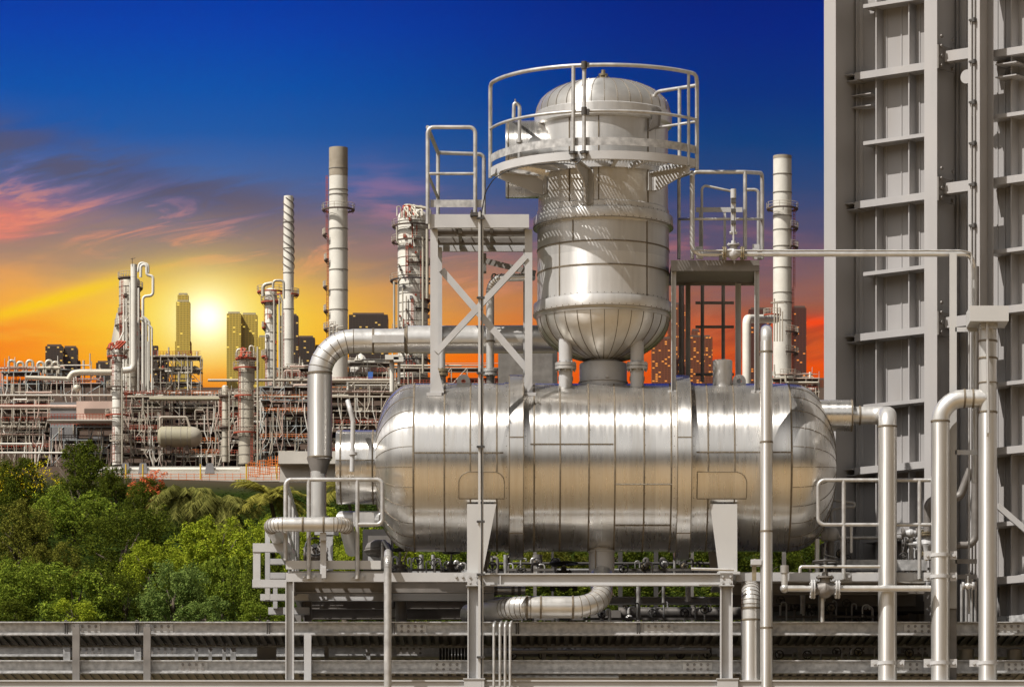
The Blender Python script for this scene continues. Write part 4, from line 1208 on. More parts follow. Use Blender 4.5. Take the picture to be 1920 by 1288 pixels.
# deck to the right of the tank
t = T('work_platform', 'right hand grating work platform with round cornered guard rail', 'platform', P(1565, 1090, -.9))
ya = -.85
zt, zb2 = P(0, 1074, ya).z, P(0, 1089, ya).z
xl, xr = P(1380, 0, ya).x, P(1745, 0, ya).x
m = MB(); m.chan((xl, ya, (zt + zb2) / 2), (xr, ya, (zt + zb2) / 2), zt - zb2, .06, .01, Z3, -1); m.build('front_beam', PT, t)
m = MB(); m.bar((P(1588, 0, 0).x, .1, P(0, 1059, .1).z), (P(1740, 0, 0).x, .1, P(0, 1059, .1).z), .02, .13); m.build('toe_board', M['galv'], t)
m = MB(); grate(m, xl + .05, xr, ya + .05, 1.4, zt + .015, .06, .007, .035, 'x', .17); m.build('grating_deck', GT, t)
for y in (.1, 1.4):
    m = MB(); m.ibeam((xl, y, zb2 + .02), (xr, y, zb2 + .02), .16, .09, .012, .012); m.build('cross_beam', M['darkgrey'], t)
yr = ya - .04; zz = lambda py: P(0, py, yr).z; xx_ = lambda px: P(px, 0, yr).x
m = MB(); m.tube(fil([(xx_(1745), yr, zz(900)), (xx_(1534), yr, zz(900)), (xx_(1534), yr, zz(983.5)), (xx_(1745), yr, zz(983.5))], .08), .023, 12)
m.build('guard_rail', RL, t)
m = MB(); m.tube([(xx_(1545), .6, zz(980)), (xx_(1740), .6, zz(980))], .02, 8); m.build('rear_rail', RL, t)
for px in (1582, 1724):
    m = MB(); m.cyl((xx_(px), yr, zz(1085)), (xx_(px), yr, zz(900)), .024, None, 12); o = m.build('post', RL, t)
    m = MB(); m.box((xx_(px) - .07, ya - .012, zz(1086)), (xx_(px) + .085, ya - .002, zz(1074))); m.stud((xx_(px) + .06, ya - .012, zz(1080)), (0, -1, 0), .018); m.build('post_foot', PT, o)

# ------------------------------------------------------------------ things seen through the gap under the tank
def span(name, label, cat, x0, x1, py, hpx, y, w=.08, kind='i', mtl='darkgrey'):
    m = MB(); a, b = P(x0, py, y), P(x1, py, y); h = S(hpx, y)
    if kind == 'i': m.ibeam(a, b, h, w, .014, .012)
    elif kind == 'o': m.cyl(a, b, h / 2, None, 28)
    else: m.bar(a, b, w, h)
    tag(m.build(name, M[mtl]), label, cat); return a, b


t = T('rear_girder', 'long bolted rear girder seen below the tank between the columns', 'girder', P(1100, 1135, 2.2))
m = MB(); m.ibeam(P(765, 1126, 2.2), P(1440, 1126, 2.2), S(14, 2.2), .1, .014, .012); m.build('beam', M['paint'], t)
for px in (775, 787, 845, 858, 870, 1186, 1203, 1284, 1297, 1330):
    m = MB(); m.stud(P(px, 1126, 2.19), (0, -1, 0), .028); m.build('bolt', M['galv'], t)
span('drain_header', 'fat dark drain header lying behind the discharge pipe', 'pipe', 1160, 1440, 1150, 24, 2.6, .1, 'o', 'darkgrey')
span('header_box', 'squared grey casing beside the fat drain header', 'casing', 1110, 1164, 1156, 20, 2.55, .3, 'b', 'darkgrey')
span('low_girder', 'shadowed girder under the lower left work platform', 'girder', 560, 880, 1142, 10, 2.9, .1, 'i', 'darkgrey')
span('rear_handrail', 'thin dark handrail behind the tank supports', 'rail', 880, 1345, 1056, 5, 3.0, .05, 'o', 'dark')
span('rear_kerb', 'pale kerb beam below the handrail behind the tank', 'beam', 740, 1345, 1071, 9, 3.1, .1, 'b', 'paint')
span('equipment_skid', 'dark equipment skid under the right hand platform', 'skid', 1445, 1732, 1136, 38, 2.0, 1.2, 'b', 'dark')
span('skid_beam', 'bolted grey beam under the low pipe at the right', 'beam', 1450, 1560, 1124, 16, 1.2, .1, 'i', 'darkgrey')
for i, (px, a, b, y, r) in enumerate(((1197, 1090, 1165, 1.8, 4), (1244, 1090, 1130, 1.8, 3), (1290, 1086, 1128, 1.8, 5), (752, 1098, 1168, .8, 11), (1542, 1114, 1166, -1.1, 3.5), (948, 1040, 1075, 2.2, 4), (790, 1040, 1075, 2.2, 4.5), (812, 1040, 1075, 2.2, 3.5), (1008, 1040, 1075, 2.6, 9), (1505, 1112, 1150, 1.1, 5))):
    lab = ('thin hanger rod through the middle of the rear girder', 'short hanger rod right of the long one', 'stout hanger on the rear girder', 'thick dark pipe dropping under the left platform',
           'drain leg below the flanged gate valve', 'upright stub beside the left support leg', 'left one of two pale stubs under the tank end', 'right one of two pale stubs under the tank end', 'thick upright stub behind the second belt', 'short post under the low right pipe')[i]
    m = MB(); m.cyl(P(px, b, y), P(px, a, y), S(r, y), None, 12); tag(m.build('hanger_rod' if r < 5 else 'drop_pipe', M['darkgrey'] if r > 5 else M['rail']), lab, 'pipe')
t = T('pump_motor', 'squat grey ribbed motor housing beside the left tank end', 'motor', P(709, 1062, .8))
m = MB(); c = P(710, 1028, .8); m.tube([c - Z3 * .13, c - Z3 * .08, c, c + Z3 * .06, c + Z3 * .10], [.06, .15, .17, .14, .06], 18); m.torus(c - Z3 * .03, Z3, .17, .014); m.build('housing', M['darkgrey'], t)
m = MB(); m.box(P(690, 1052, .72), P(735, 1046, .9)); m.cyl(P(710, 1050, .8), P(710, 1040, .8), .05, None, 12); m.build('base', M['paint'], t)
m = MB(); m.tube(fil([P(718, 1066, .5), P(718, 1010, .5), P(732, 1036, .3)], .03), S(4), 10); m.build('pipe', M['rail'], t)
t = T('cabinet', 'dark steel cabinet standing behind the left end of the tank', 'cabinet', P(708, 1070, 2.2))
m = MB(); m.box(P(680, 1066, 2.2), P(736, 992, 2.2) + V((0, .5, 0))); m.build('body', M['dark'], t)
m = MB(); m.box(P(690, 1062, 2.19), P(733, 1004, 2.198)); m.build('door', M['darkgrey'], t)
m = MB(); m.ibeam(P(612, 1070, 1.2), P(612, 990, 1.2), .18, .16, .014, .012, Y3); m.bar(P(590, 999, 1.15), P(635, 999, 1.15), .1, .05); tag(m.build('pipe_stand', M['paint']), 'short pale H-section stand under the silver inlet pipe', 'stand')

# ------------------------------------------------------------------ cable trays along the bottom
def girder(m, x0, x1, y, pya, pyb, yref):
    za, zb = P(0, pya, yref).z, P(0, pyb, yref).z; h = za - zb
    m.chan((x0, y, (za + zb) / 2), (x1, y, (za + zb) / 2), h, .07, .012, Z3, 1)
    m.box((x0, y - .012, za - .012), (x1, y, za + .004)); m.box((x0, y - .055, zb - .004), (x1, y, zb + .006)); m.box((x0, y - .055, zb + .0065), (x1, y - .049, zb + .030))
    return za, zb


def tray(label, pya, pyb, yf, yb, parts_x, joints):
    xa, xb = P(-160, 0, yf).x, P(2700, 0, yf).x
    t = T('cable_tray', label, 'cable tray', (0, yf, P(0, pyb, yf).z))
    m = MB(); za, zb = girder(m, xa, xb, yf, pya, pyb, yf); m.build('side_rail', M['galv'], t)
    m = MB(); girder(m, xa, xb, yb, pya, pyb, yf); m.build('side_rail', M['galv'], t)
    m = MB(); k = int((xb - xa) / .105)
    for i in range(k):
        x = xa + (i + .5) * .105; m.box((x - .026, yf + .05, zb + .01), (x + .026, yb - .05, zb + .03))
    for j in range(1, 6):
        y = yf + (yb - yf) * j / 6; m.box((xa, y - .18, zb + .031), (xb, y + .18, zb + .036))
    m.build('tray_floor', M['darkgrey'], t)
    for px in joints:
        m = MB(); x = P(px, 0, yf).x; o_ = [(dx, dz) for dx in (-.12, -.04, .04, .12) for dz in (.3, .68)]
        m.box((x - .175, yf - .030, zb + .034), (x + .175, yf - .0005, za - .016))
        for dx, dz in o_: m.stud((x + dx, yf - .030, zb + (za - zb) * dz), (0, -1, 0), .018, 1)
        m.build('splice_plate', [M['rail'], M['darkgrey']], t)
        m = MB(); x = x + .4
        m.box((x - .175, yb - .030, zb + .032), (x + .175, yb - .0005, za - .016))
        for dx, dz in o_: m.stud((x + dx, yb - .030, zb + (za - zb) * dz), (0, -1, 0), .018, 1)
        m.build('splice_plate', [M['rail'], M['darkgrey']], t)
    return t, za, zb


jx = (161, 297, 772, 1235, 1722, 1890)
tu, zua, zub = tray('upper galvanised cable tray with bolted splice plates running across the bottom', 1166, 1191, -.55, .85, 0, jx)
tm, zma, zmb = tray('middle galvanised cable tray set back between the upper and lower trays', 1209, 1231, 1.45, 2.9, 0, (168, 304, 770, 1060, 1600, 1716))
tl, zla, zlb = tray('lower galvanised cable tray just above the bottom kerb beam', 1238, 1262, -.62, 2.0, 0, (362, 838, 1308, 1700, 1910))
for px in (124, 257, 503, 737, 970, 1197):
    m = MB(); m.tube(fil([P(px - 2, 1190, -.60), P(px - 2, 1163, -.60), P(px + 2, 1163, -.60), P(px + 2, 1190, -.60)], .01, 3), .010, 6); m.build('clip', M['dark'], tu)
# cables lying in the trays
rc = random.Random(11)
for i in range(5):
    m = MB(); y = -.3 + i * .22; pts = []
    for k in range(40):
        x = -6.5 + k * .36; pts.append(V((x, y + .1 * math.sin(k * .35 + i), zub + .075 + .02 * math.sin(k * .8 + i * 2))))
    m.tube(pts, .026, 8); tag(m.build('tray_cable', M['black']), ('frontmost', 'second', 'middle', 'fourth', 'rearmost')[i] + ' of five black power cables lying in the upper cable tray', 'cable', 'cables lying in the upper tray')
for i, px in enumerate((143, 276, 577)):
    m = MB(); x = P(px, 0, -.72).x; m.ibeam((x, -.72, P(0, 1285, -.72).z), (x, -.72, P(0, 1176 if i < 2 else 1188, -.72).z), .10, .085, .01, .01, Y3)
    if i < 2: m.box((x - .02, -.70, P(0, 1178, -.72).z), (x + .03, -.66, P(0, 1169, -.72).z))
    tag(m.build('tray_post', M['paint'] if i == 2 else M['darkgrey']), ('leftmost short post holding the cable trays', 'second short post holding the cable trays left of the platform', 'short post of the cable trays beside the left platform column')[i], 'post', 'posts of the cable trays')
for i, (px, w_, y) in enumerate(((125, 13, 1.3), (258, 13, 1.3), (368, 6, 1.0), (394, 6, 1.0), (420, 6, 1.0), (437, 10, 1.0), (500, 36, .9), (612, 8, .9), (690, 8, 1.2), (1020, 8, 1.0), (1040, 8, 1.0), (1168, 12, 1.0), (1450, 10, 1.1), (1500, 8, 1.0))):
    m = MB(); m.box(P(px - w_ / 2, 1238, y), P(px + w_ / 2, 1207, y) + V((0, .06, 0))); m.box(P(px - w_ / 2 - 3, 1210, y - .03), P(px + w_ / 2 + 3, 1206, y + .08))
    nm = ('leftmost narrow spacer bracket between the cable trays by the first tray post', 'narrow spacer bracket between the cable trays by the second tray post', 'first of three thin spacers right of the second tray post', 'second of three thin spacers right of the second tray post', 'third of three thin spacers right of the second tray post', 'spacer bracket touching the three thin spacers', 'wide pale spacer plate left of the platform column', 'thin spacer between the trays under the lower left platform', 'thin spacer just left of the plain grey vertical pipe', 'left one of a close pair of spacers right of the four conduits', 'right one of a close pair of spacers right of the four conduits', 'broad spacer bracket below the middle of the tank', 'spacer bracket just right of the slender vertical pipe', 'thin spacer between the trays under the flanged gate valve')[i]
    tag(m.build('tray_spacer', M['paint'] if w_ > 30 else M['galv']), nm, 'bracket', 'spacer brackets between the trays')
t = T('junction_rack', 'rack of short black stubs between the trays left of the main column', 'rack', P(850, 1236, .9))
m = MB(); m.bar(P(822, 1212, .9), P(878, 1212, .9), .05, .03); m.build('bar', M['galv'], t)
for i in range(9):
    m = MB(); m.cyl(P(826 + i * 6, 1240, .9), P(826 + i * 6, 1212, .9), .014, None, 8); m.build('stub', M['black'], t)
m = MB(); m.box((-7.5, -1.17, P(0, 1310, -1.17).z), (12.5, -.55, P(0, 1277.5, -1.17).z)); m.box((-7.5, -1.19, P(0, 1277.3, -1.17).z), (12.5, -.54, P(0, 1274.5, -1.17).z))
tag(m.build('kerb_beam', M['paint']), 'broad painted bottom beam along the lower edge on which the columns stand', 'beam')
for i, (x0, x1, y, py, h, mt) in enumerate(((-160, 2080, 3.2, 1247, 16, 'darkgrey'), (600, 2080, 3.4, 1228, 18, 'darkgrey'), (560, 2080, 3.6, 1200, 14, 'dark'))):
    span('rack_beam', ('lowest long dark beam behind the cable trays', 'long weathered beam between the rear trays', 'dark beam behind the upper tray under the tank')[i], 'beam', x0, x1, py, h, y, .2, 'i', mt)
rc = random.Random(3)
for i in range(4):
    y = (-.35, -.2, .9, 1.1)[i]; py = (1269, 1267, 1221, 1204)[i]; m = MB(); m.cyl(P((960, 560, 930, 560)[i], py, y), P((1160, 1900, 1330, 1420)[i], py, y), S((5, 3, 4, 2.5)[i], y), None, 12)
    tag(m.build('service_pipe', M['pipe'] if i % 2 == 0 else M['darkgrey']), ('bright short service pipe under the lower tray right of the four conduits', 'long thin dark service pipe under the lower tray', 'pale service pipe between the trays in front of the middle tray', 'thinnest dark service pipe under the upper tray')[i], 'pipe')
# pots and stepped frames at the lower right
for i, px in enumerate((1812, 1902)):
    m = MB(); c = P(px, 1238, .6); m.lathe(c, Z3, [(S(15), 0), (S(15), S(20)), (S(13), S(21)), (0, S(21))], 28)
    tag(m.build('pot', M['pipe']), ('left', 'right')[i] + ' one of two short silver pots behind the right cable tray', 'pot', 'silver pots behind the right tray')
t = T('stair_frame', 'small grey stair frame with tray behind the box topped pipe', 'frame', P(1895, 1160, 1.0))
m = MB(); m.ibeam(P(1880, 1155, 1.0), P(1880, 1092, 1.0), .1, .09, .01, .01, Y3); m.build('post', M['darkgrey'], t)
m = MB(); m.plate([P(1868, 1085, .9), P(1960, 1068, .6), P(1960, 1085, .6), P(1868, 1098, .9)], (0, .03, 0)); m.build('side_rail', M['galv'], t)
m = MB(); m.ibeam(P(1876, 1098, 1.05), P(1960, 1098, 1.05), .11, .09, .01, .01); m.build('beam', M['darkgrey'], t)
for k in range(4):
    m = MB(); m.bar(P(1890, 1112 + k * 10, 1.3), P(1960, 1110 + k * 10, 1.0), .2, .03); m.build('tread', M['galv'], t)
m = MB(); m.plate([P(1868, 1165, .8), P(1868, 1156, .8), P(1960, 1148, .4), P(1960, 1165, .4)], (0, .03, 0)); m.build('base_plate', M['galv'], t)
m = MB(); m.angle(P(1866, 950, .2), P(1935, 1010, .2), .07, .01, Y3, 1, 1); tag(m.build('sloping_strut', M['paint']), 'sloping angle strut at the far right behind the box topped pipe', 'strut')
for i, (px, a, b) in enumerate(((1803, 1095, 1165), (1812, 1075, 1165), (1822, 1080, 1165), (1829, 1090, 1165))):
    m = MB(); m.cyl(P(px, b, .4), P(px, a, .4), .018, None, 8); tag(m.build('rod', M['rail']), ('leftmost', 'second', 'third', 'rightmost')[i] + ' of four thin upright rods left of the box topped pipe', 'rod', 'thin rods between the right pipes')
valve('small coupling valve between the frame post and the box topped pipe', P(1815, 1098, -1.0), X3, .035, .12, None, mats=('rail', 'paint', 'dark'), bonnet=False)
t = T('lamp_bracket', 'small rusty clip with a pale cap at the top of the short thick pipe', 'bracket', P(1415, 1070, -1.2))
m = MB(); m.box(P(1408, 1060, -1.2), P(1428, 1050, -1.1)); m.plate([P(1407, 1058, -1.21), P(1414, 1047, -1.21), P(1428, 1050, -1.21), P(1428, 1058, -1.21)], (0, .1, 0)); m.build('cap', PT, t)
m = MB(); m.bar(P(1414, 1088, -1.17), P(1414, 1056, -1.17), .05, .03, Y3); m.build('stem', M['brass'], t)

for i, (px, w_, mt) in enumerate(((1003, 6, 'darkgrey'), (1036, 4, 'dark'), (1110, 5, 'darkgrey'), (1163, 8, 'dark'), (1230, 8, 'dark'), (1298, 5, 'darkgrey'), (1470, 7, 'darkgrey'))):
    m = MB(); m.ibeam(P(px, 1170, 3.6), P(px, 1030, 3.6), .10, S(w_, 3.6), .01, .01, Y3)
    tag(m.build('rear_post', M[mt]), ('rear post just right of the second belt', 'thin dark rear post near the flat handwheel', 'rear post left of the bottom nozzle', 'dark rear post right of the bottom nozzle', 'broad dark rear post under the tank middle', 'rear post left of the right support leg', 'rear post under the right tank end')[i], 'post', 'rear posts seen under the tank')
t = T('rear_pipe', 'short banded pipe stub behind the top beam beside the left column', 'pipe', P(950, 1108, .6))
m = MB(); m.cyl(P(912, 1107, .6), P(985, 1107, .6), S(8, .6), None, 20); m.build('run', PM, t)
for px in (930, 962, 974):
    m = MB(); m.cyl(P(px - 3, 1107, .6), P(px + 3, 1107, .6), S(9.5, .6), None, 20); m.build('band', M['darkgrey'], t)

# clusters of small pipework seen through the gaps
def station(label, x0, x1, y0, y1, yy, seed, n):
    rr_ = random.Random(seed); t = T('valve_station', label, 'pipework', P((x0 + x1) / 2, y1, yy))
    for i in range(n):
        x = x0 + (x1 - x0) * (i + rr_.uniform(.2, .8)) / n; top = rr_.uniform(y0, y0 + (y1 - y0) * .5); m = MB(); d = yy + rr_.uniform(0, .5); q = rr_.choice((-1, 1)) * rr_.uniform(5, 14); r = S(rr_.choice((1.5, 2, 2.6, 3.4)), yy)
        m.tube(fil([P(x, y1, d), P(x, top, d), P(x + q, top, d), P(x + q, top + rr_.uniform(4, 14), d)], .04, 4), r, 10)
        o = m.build('small_pipe', rr_.choice((RL, PM, M['darkgrey'], M['paint'])), t)
        if i % 2 == 0:
            m = MB(); zc = rr_.uniform(top + 4, y1 - 4); m.cyl(P(x, zc + 3, d), P(x, zc - 3, d), r * 2.2, None, 12); m.ball(P(x, zc, d), r * 2.4, n=10); m.build('valve_body', rr_.choice((M['darkgrey'], M['brass'], M['rail'])), t)
            m = MB(); c = P(x, zc, d) + V((0, -r * 5, 0)); m.cyl(P(x, zc, d), c, r * .6, None, 6); handwheel(m, c, Y3, .05, .007); m.build('handwheel', M['dark'], t)
    m = MB(); m.bar(P(x0, y1 - 8, yy + .3), P(x1, y1 - 8, yy + .3), .04, .03); m.build('support_bar', M['darkgrey'], t)


station('row of small valves and pipes behind the beam under the left tank end', 730, 870, 1040, 1076, 1.4, 41, 11)
station('small pipes and valves left of the flat handwheel under the tank', 915, 1045, 1042, 1076, 1.9, 42, 9)
station('small pipework right of the bottom nozzle under the tank', 1165, 1325, 1046, 1076, 1.9, 43, 9)
station('tangle of instrument pipes behind the clamped vertical pipe', 1690, 1745, 985, 1074, .3, 44, 9)
station('small pipes behind the right guard rail beside the tank end', 1538, 1600, 1004, 1074, .7, 45, 8)
station('shaded small pipes between the rear girder and the trays', 960, 1340, 1128, 1168, 1.5, 46, 15)
station('small pipes hanging in the dark between the cable trays', 950, 1345, 1212, 1236, .95, 47, 15)
station('small pipes in the shade under the right work platform', 1455, 1640, 1112, 1164, .9, 48, 12)
station('small pipes between the trays at the lower right', 1455, 1740, 1212, 1236, .95, 49, 12)
# ------------------------------------------------------------------ boiler casing wall receding at the right
TH = R_(37)
du, dn = V((math.cos(TH), -math.sin(TH), 0)), V((-math.sin(TH), -math.cos(TH), 0))
W0 = P(1560, 600, 2.5); W0.z = 0
CAMP = V((0, -D, ZC))


def wu(px, p=0.0):
    """distance along the wall where the photographed column px meets the plane standing p in front of the casing"""
    d = V(((px - 960) / F, 1, 0)); o = W0 + dn * p
    # CAMP.xy + d*s = o + du*u
    det = d.x * (-du.y) - d.y * (-du.x)
    rx, ry = o.x - CAMP.x, o.y - CAMP.y
    return (d.x * ry - d.y * rx) / det


def wz(px, py, p=0.0):
    q = W0 + dn * p + du * wu(px, p); return ZC + (YH - py) * (q.y + D) / F


def W(u, p, z): return V((W0.x, W0.y, 0)) + du * u + dn * p + Z3 * z


def wbox(m, u0, u1, p0, p1, z0, z1, mi=0):
    vs = [W(u, p, z) for z in (z0, z1) for p in (p0, p1) for u in (u0, u1)]
    m.add(vs, [(0, 2, 3, 1), (4, 5, 7, 6), (0, 1, 5, 4), (2, 6, 7, 3), (0, 4, 6, 2), (1, 3, 7, 5)], mi, False)
    return m


ZB, ZT = wz(1700, 1190), wz(1700, -120)
PC, PB, PSF = .62, .24, .16
uL = wu(1545, PC)
boiler = T('boiler_casing', 'tall grey ribbed steel boiler wall at the right edge', 'wall', W(uL + 1.5, 0, ZB))
CF = M['steelframe']
u_end = wu(2700)
m = MB(); wbox(m, uL - .02, u_end, -.25, 0, ZB, ZT); m.build('casing_panel', M['casing'], boiler)
cols = [wu(1545, PC), wu(1733, PC), wu(1826, PC) - .12]
wcol = [wu(1567, PC) - wu(1545, PC), wu(1757, PC) - wu(1733, PC), .24]
for i in range(2):
    u, w_ = cols[i], wcol[i]
    m = MB(); wbox(m, u, u + w_, PC - .018, PC, ZB, ZT); wbox(m, u + w_ / 2 - .01, u + w_ / 2 + .01, .02, PC - .018, ZB, ZT); wbox(m, u, u + w_, 0.001, .02, ZB, ZT)
    wbox(m, u + w_ * .72, u + w_ * .72 + .012, .02, .09, ZB, ZT)
    m.build('column', CF, boiler)
# joints of the casing sheets
m = MB()
for px in (1600, 1618, 1662, 1690, 1724, 1781, 1790, 1799, 1806, 1870, 1884):
    u = wu(px); wbox(m, u, u + .012, 0, .012, ZB, ZT)
m.build('sheet_joints', CF, boiler)
for px, pw in ((1643.5, .016), (1705, .016), (1897, .016), (1960, .016)):
    u = wu(px, PSF); m = MB(); wbox(m, u - pw, u, 0.001, PSF, ZB, ZT); wbox(m, u - .05, u + .03, PSF - .012, PSF, ZB, ZT) if False else None
    m.build('stiffener', CF, boiler)
for px, pw in ((1775, .05), (1812, .06)):
    u = wu(px, .06); m = MB(); wbox(m, u - pw, u, 0.001, .06, ZB, ZT); m.build('stiffener', CF, boiler)
# horizontal beams: heavy and light alternate
lv = [(124, 13.5, 1), (253, 7, 0), (367.5, 13.5, 1), (500, 7, 0), (618.5, 13.5, 1), (750, 7, 0), (870.5, 13.5, 1), (1004, 8, 0), (1120, 13.5, 1), (-6, 7, 0), (-125, 13.5, 1)]
ur = cols[2] + .24
for py, h, big in lv:
    z = wz(1733, py, PB); hh = S(h / 2, 1.5)
    m = MB(); ua = cols[0] + wcol[0] + (.03 if big else .16)
    wbox(m, ua, cols[1] - .001, PB - .015, PB, z - hh, z + hh); wbox(m, ua, cols[1] - .001, .013, PB - .015, z + hh - .014, z + hh); wbox(m, ua, cols[1] - .001, .013, PB - .015, z - hh, z - hh + .014)
    m.build('beam', CF, boiler)
    if big:
        m = MB(); wbox(m, cols[0] + wcol[0] * .55, ua - .001, .03, PB + .06, z - .006 + hh * .4, z + .008 + hh * .4); wbox(m, cols[0] + wcol[0] * .55, ua + .04, .03, PB + .02, z - hh - .012, z - hh - .002)
        m.build('end_bracket', CF, boiler)
    z = wz(1845, {124: 104, 253: 222, 367.5: 343, 500: 475, 618.5: 585, 750: 723, 870.5: 848, 1004: 985, 1120: 1090, -6: -22, -125: -140}[py], PB)
    m = MB(); ub = wu(1848 if big else 1852, PB)
    wbox(m, ub, u_end, PB - .015, PB, z - hh, z + hh); wbox(m, ub, u_end, .013, PB - .015, z + hh - .014, z + hh); wbox(m, ub, u_end, .013, PB - .015, z - hh, z - hh + .014)
    m.build('beam', CF, boiler)
for z in (wz(1600, 182, .1), wz(1600, 204, .1)):
    m = MB(); wbox(m, cols[0] + wcol[0] * .55, cols[0] + wcol[0] + .22, .03, .16, z - .006, z + .006); m.build('end_bracket', CF, boiler)
# conduit column in front of the wall with its bolted stubs
pcz = .66
cc = T('conduit_column', 'pale flanged column with clipped thin cables in front of the boiler wall', 'column', W(wu(1826, pcz), pcz, ZB))
u = wu(1826, pcz); w_ = wu(1837, pcz) - wu(1815, pcz)
m = MB(); wbox(m, u - w_ / 2, u + w_ / 2, pcz - .02, pcz, ZB, ZT); wbox(m, u - .01, u + .01, pcz - .30, pcz - .02, ZB, ZT); wbox(m, u - w_ / 2, u + w_ / 2, pcz - .32, pcz - .30, ZB, ZT); m.build('flanged_shaft', CF, cc)
for px in (1822, 1828):
    m = MB(); m.tube([W(wu(px, pcz + .015), pcz + .015, ZB + (ZT - ZB) * k / 20) for k in range(21)], .008, 6); m.build('cable', M['darkgrey'], cc)
for py in (38, 116, 192, 269, 346, 423):
    m = MB(); z = wz(1826, py, pcz); uu = wu(1825, pcz); wbox(m, uu - .05, uu + .05, pcz, pcz + .03, z - .012, z + .012); wbox(m, uu + .01, uu + .045, pcz + .001, pcz + .05, z - .03, z + .02); m.build('cable_clip', M['dark'], cc)
for py in (109, 356, 607):
    z = wz(1800, py, .3); m = MB(); ua, ub = wu(1776, .42), u - w_ / 2
    hh = S(10, 1)
    wbox(m, ua, ub, pcz - .20, pcz - .18, z - hh, z + hh); wbox(m, ua, ub, pcz - .32, pcz - .20, z + hh - .014, z + hh); wbox(m, ua, ub, pcz - .32, pcz - .20, z - hh, z - hh + .014); m.build('stub_beam', CF, cc)
    m = MB(); wbox(m, ua - .02, ua, pcz - .42, pcz - .04, z - hh - .10, z + hh + .06)
    for k in range(4):
        for dp in (-.36, -.10): m.stud(W(ua, pcz + dp, z - hh - .06 + k * .12), du, .024)
    m.build('end_plate', M['darkgrey'], cc)
    m = MB(); wbox(m, cols[1] + wcol[1], ua - .02, .3, .31, z - .01, z + .01); m.build('tie_plate', CF, cc)
m = MB(); z = wz(1812, 144, .5); m.cyl(W(wu(1812, .5), .48, z), W(wu(1812, .5), .50, z), .085, None, 24); m.build('round_plate', M['steelframe'], cc)
for z in (wz(1850, 128, .2), wz(1850, 152, .2)):
    m = MB(); wbox(m, u + w_ / 2, u + w_ / 2 + .3, .05, .3, z - .007, z + .007); m.build('rib', CF, cc)
# ------------------------------------------------------------------ refinery on the hill about a kilometre away
KY = 940.0


def B(px, py, dy=0.0): return P(px, py, KY + dy)


def K(n): return S(n, KY)


def fdmat(name, col, rough=.55, stain=None, **k):
    return mat(name, col, k.get('metal', 0.0), rough, k.get('var', .12), k.get('scale', .25), (1, 1, 1), .05, stain, k.get('amt', .45), k.get('ss', .12))


H = {}  # white, silver and steel bases are tinted with the low sun's warm glow
H['white'] = fdmat('far_white_tower_paint', (.84, .80, .70), .45, (.66, .58, .46))
H['silver'] = fdmat('far_silver_cladding', (.64, .58, .46), .45, (.42, .38, .30), metal=.3)
H['rust'] = fdmat('far_rusty_stack_top', (.42, .36, .27), .7, (.22, .15, .09), amt=.7)
H['red'] = fdmat('far_red_oxide_steel', (.45, .085, .04), .6)
H['orange'] = fdmat('far_orange_paint', (.80, .22, .04), .6)
H['maroon'] = fdmat('far_maroon_steel', (.22, .065, .04), .7)
H['redbrown'] = fdmat('far_red_brown_steel', (.20, .075, .05), .7)
H['brown'] = fdmat('far_brown_steel', (.13, .09, .065), .7)
H['grey'] = fdmat('far_grey_cladding', (.27, .26, .255), .6)
H['pink'] = fdmat('far_pinkish_cladding', (.64, .46, .37), .6)
H['steel'] = fdmat('far_galvanised_steel', (.54, .47, .37), .5)
H['blue'] = fdmat('far_bluish_steel', (.36, .39, .38), .5)
H['dark'] = fdmat('far_dark_steel', (.055, .042, .038), .7)
H['band'] = fdmat('far_seam', (.30, .27, .22), .6)
H['drum'] = fdmat('far_olive_drum', (.42, .38, .26), .5, (.3, .24, .14))
H['conc'] = fdmat('far_pale_concrete', (.66, .61, .53), .8, (.5, .44, .36))
H['yell'] = M['yellow']
H['win'] = fdmat('far_blue_tarp', (.06, .18, .55), .6)


def hlathe(m, px, prof, dy=0, n=24, mi=0):
    """prof: (radius px, py) pairs"""
    z0 = B(px, prof[0][1], dy).z
    m.lathe(V((B(px, 0, dy).x, KY + dy, z0)), Z3, [(K(r), B(px, py, dy).z - z0) for r, py in prof], n, mi)


def hcyl(m, px, a, b, r, dy=0, mi=0, n=12): m.cyl(B(px, b, dy), B(px, a, dy), K(r), None, n, mi)


def hpipe(m, pts, r, dy=0, bend=4, n=8, mi=0):
    m.tube(fil([B(p[0], p[1], dy + (p[2] if len(p) > 2 else 0)) for p in pts], K(bend), 5), K(r), n, True, mi)


def BB(m, x0, y0, x1, y1, dy, w_, d=0.0):
    """box whose front face covers the given photographed rectangle, w_ metres deep, pushed d metres back"""
    m.box(B(x0, y0, dy) + Y3 * d, B(x1, y1, dy) + Y3 * (d + w_))


def hpart(name, mt, par, fn):
    m = MB(); fn(m); return m.build(name, H[mt], par)


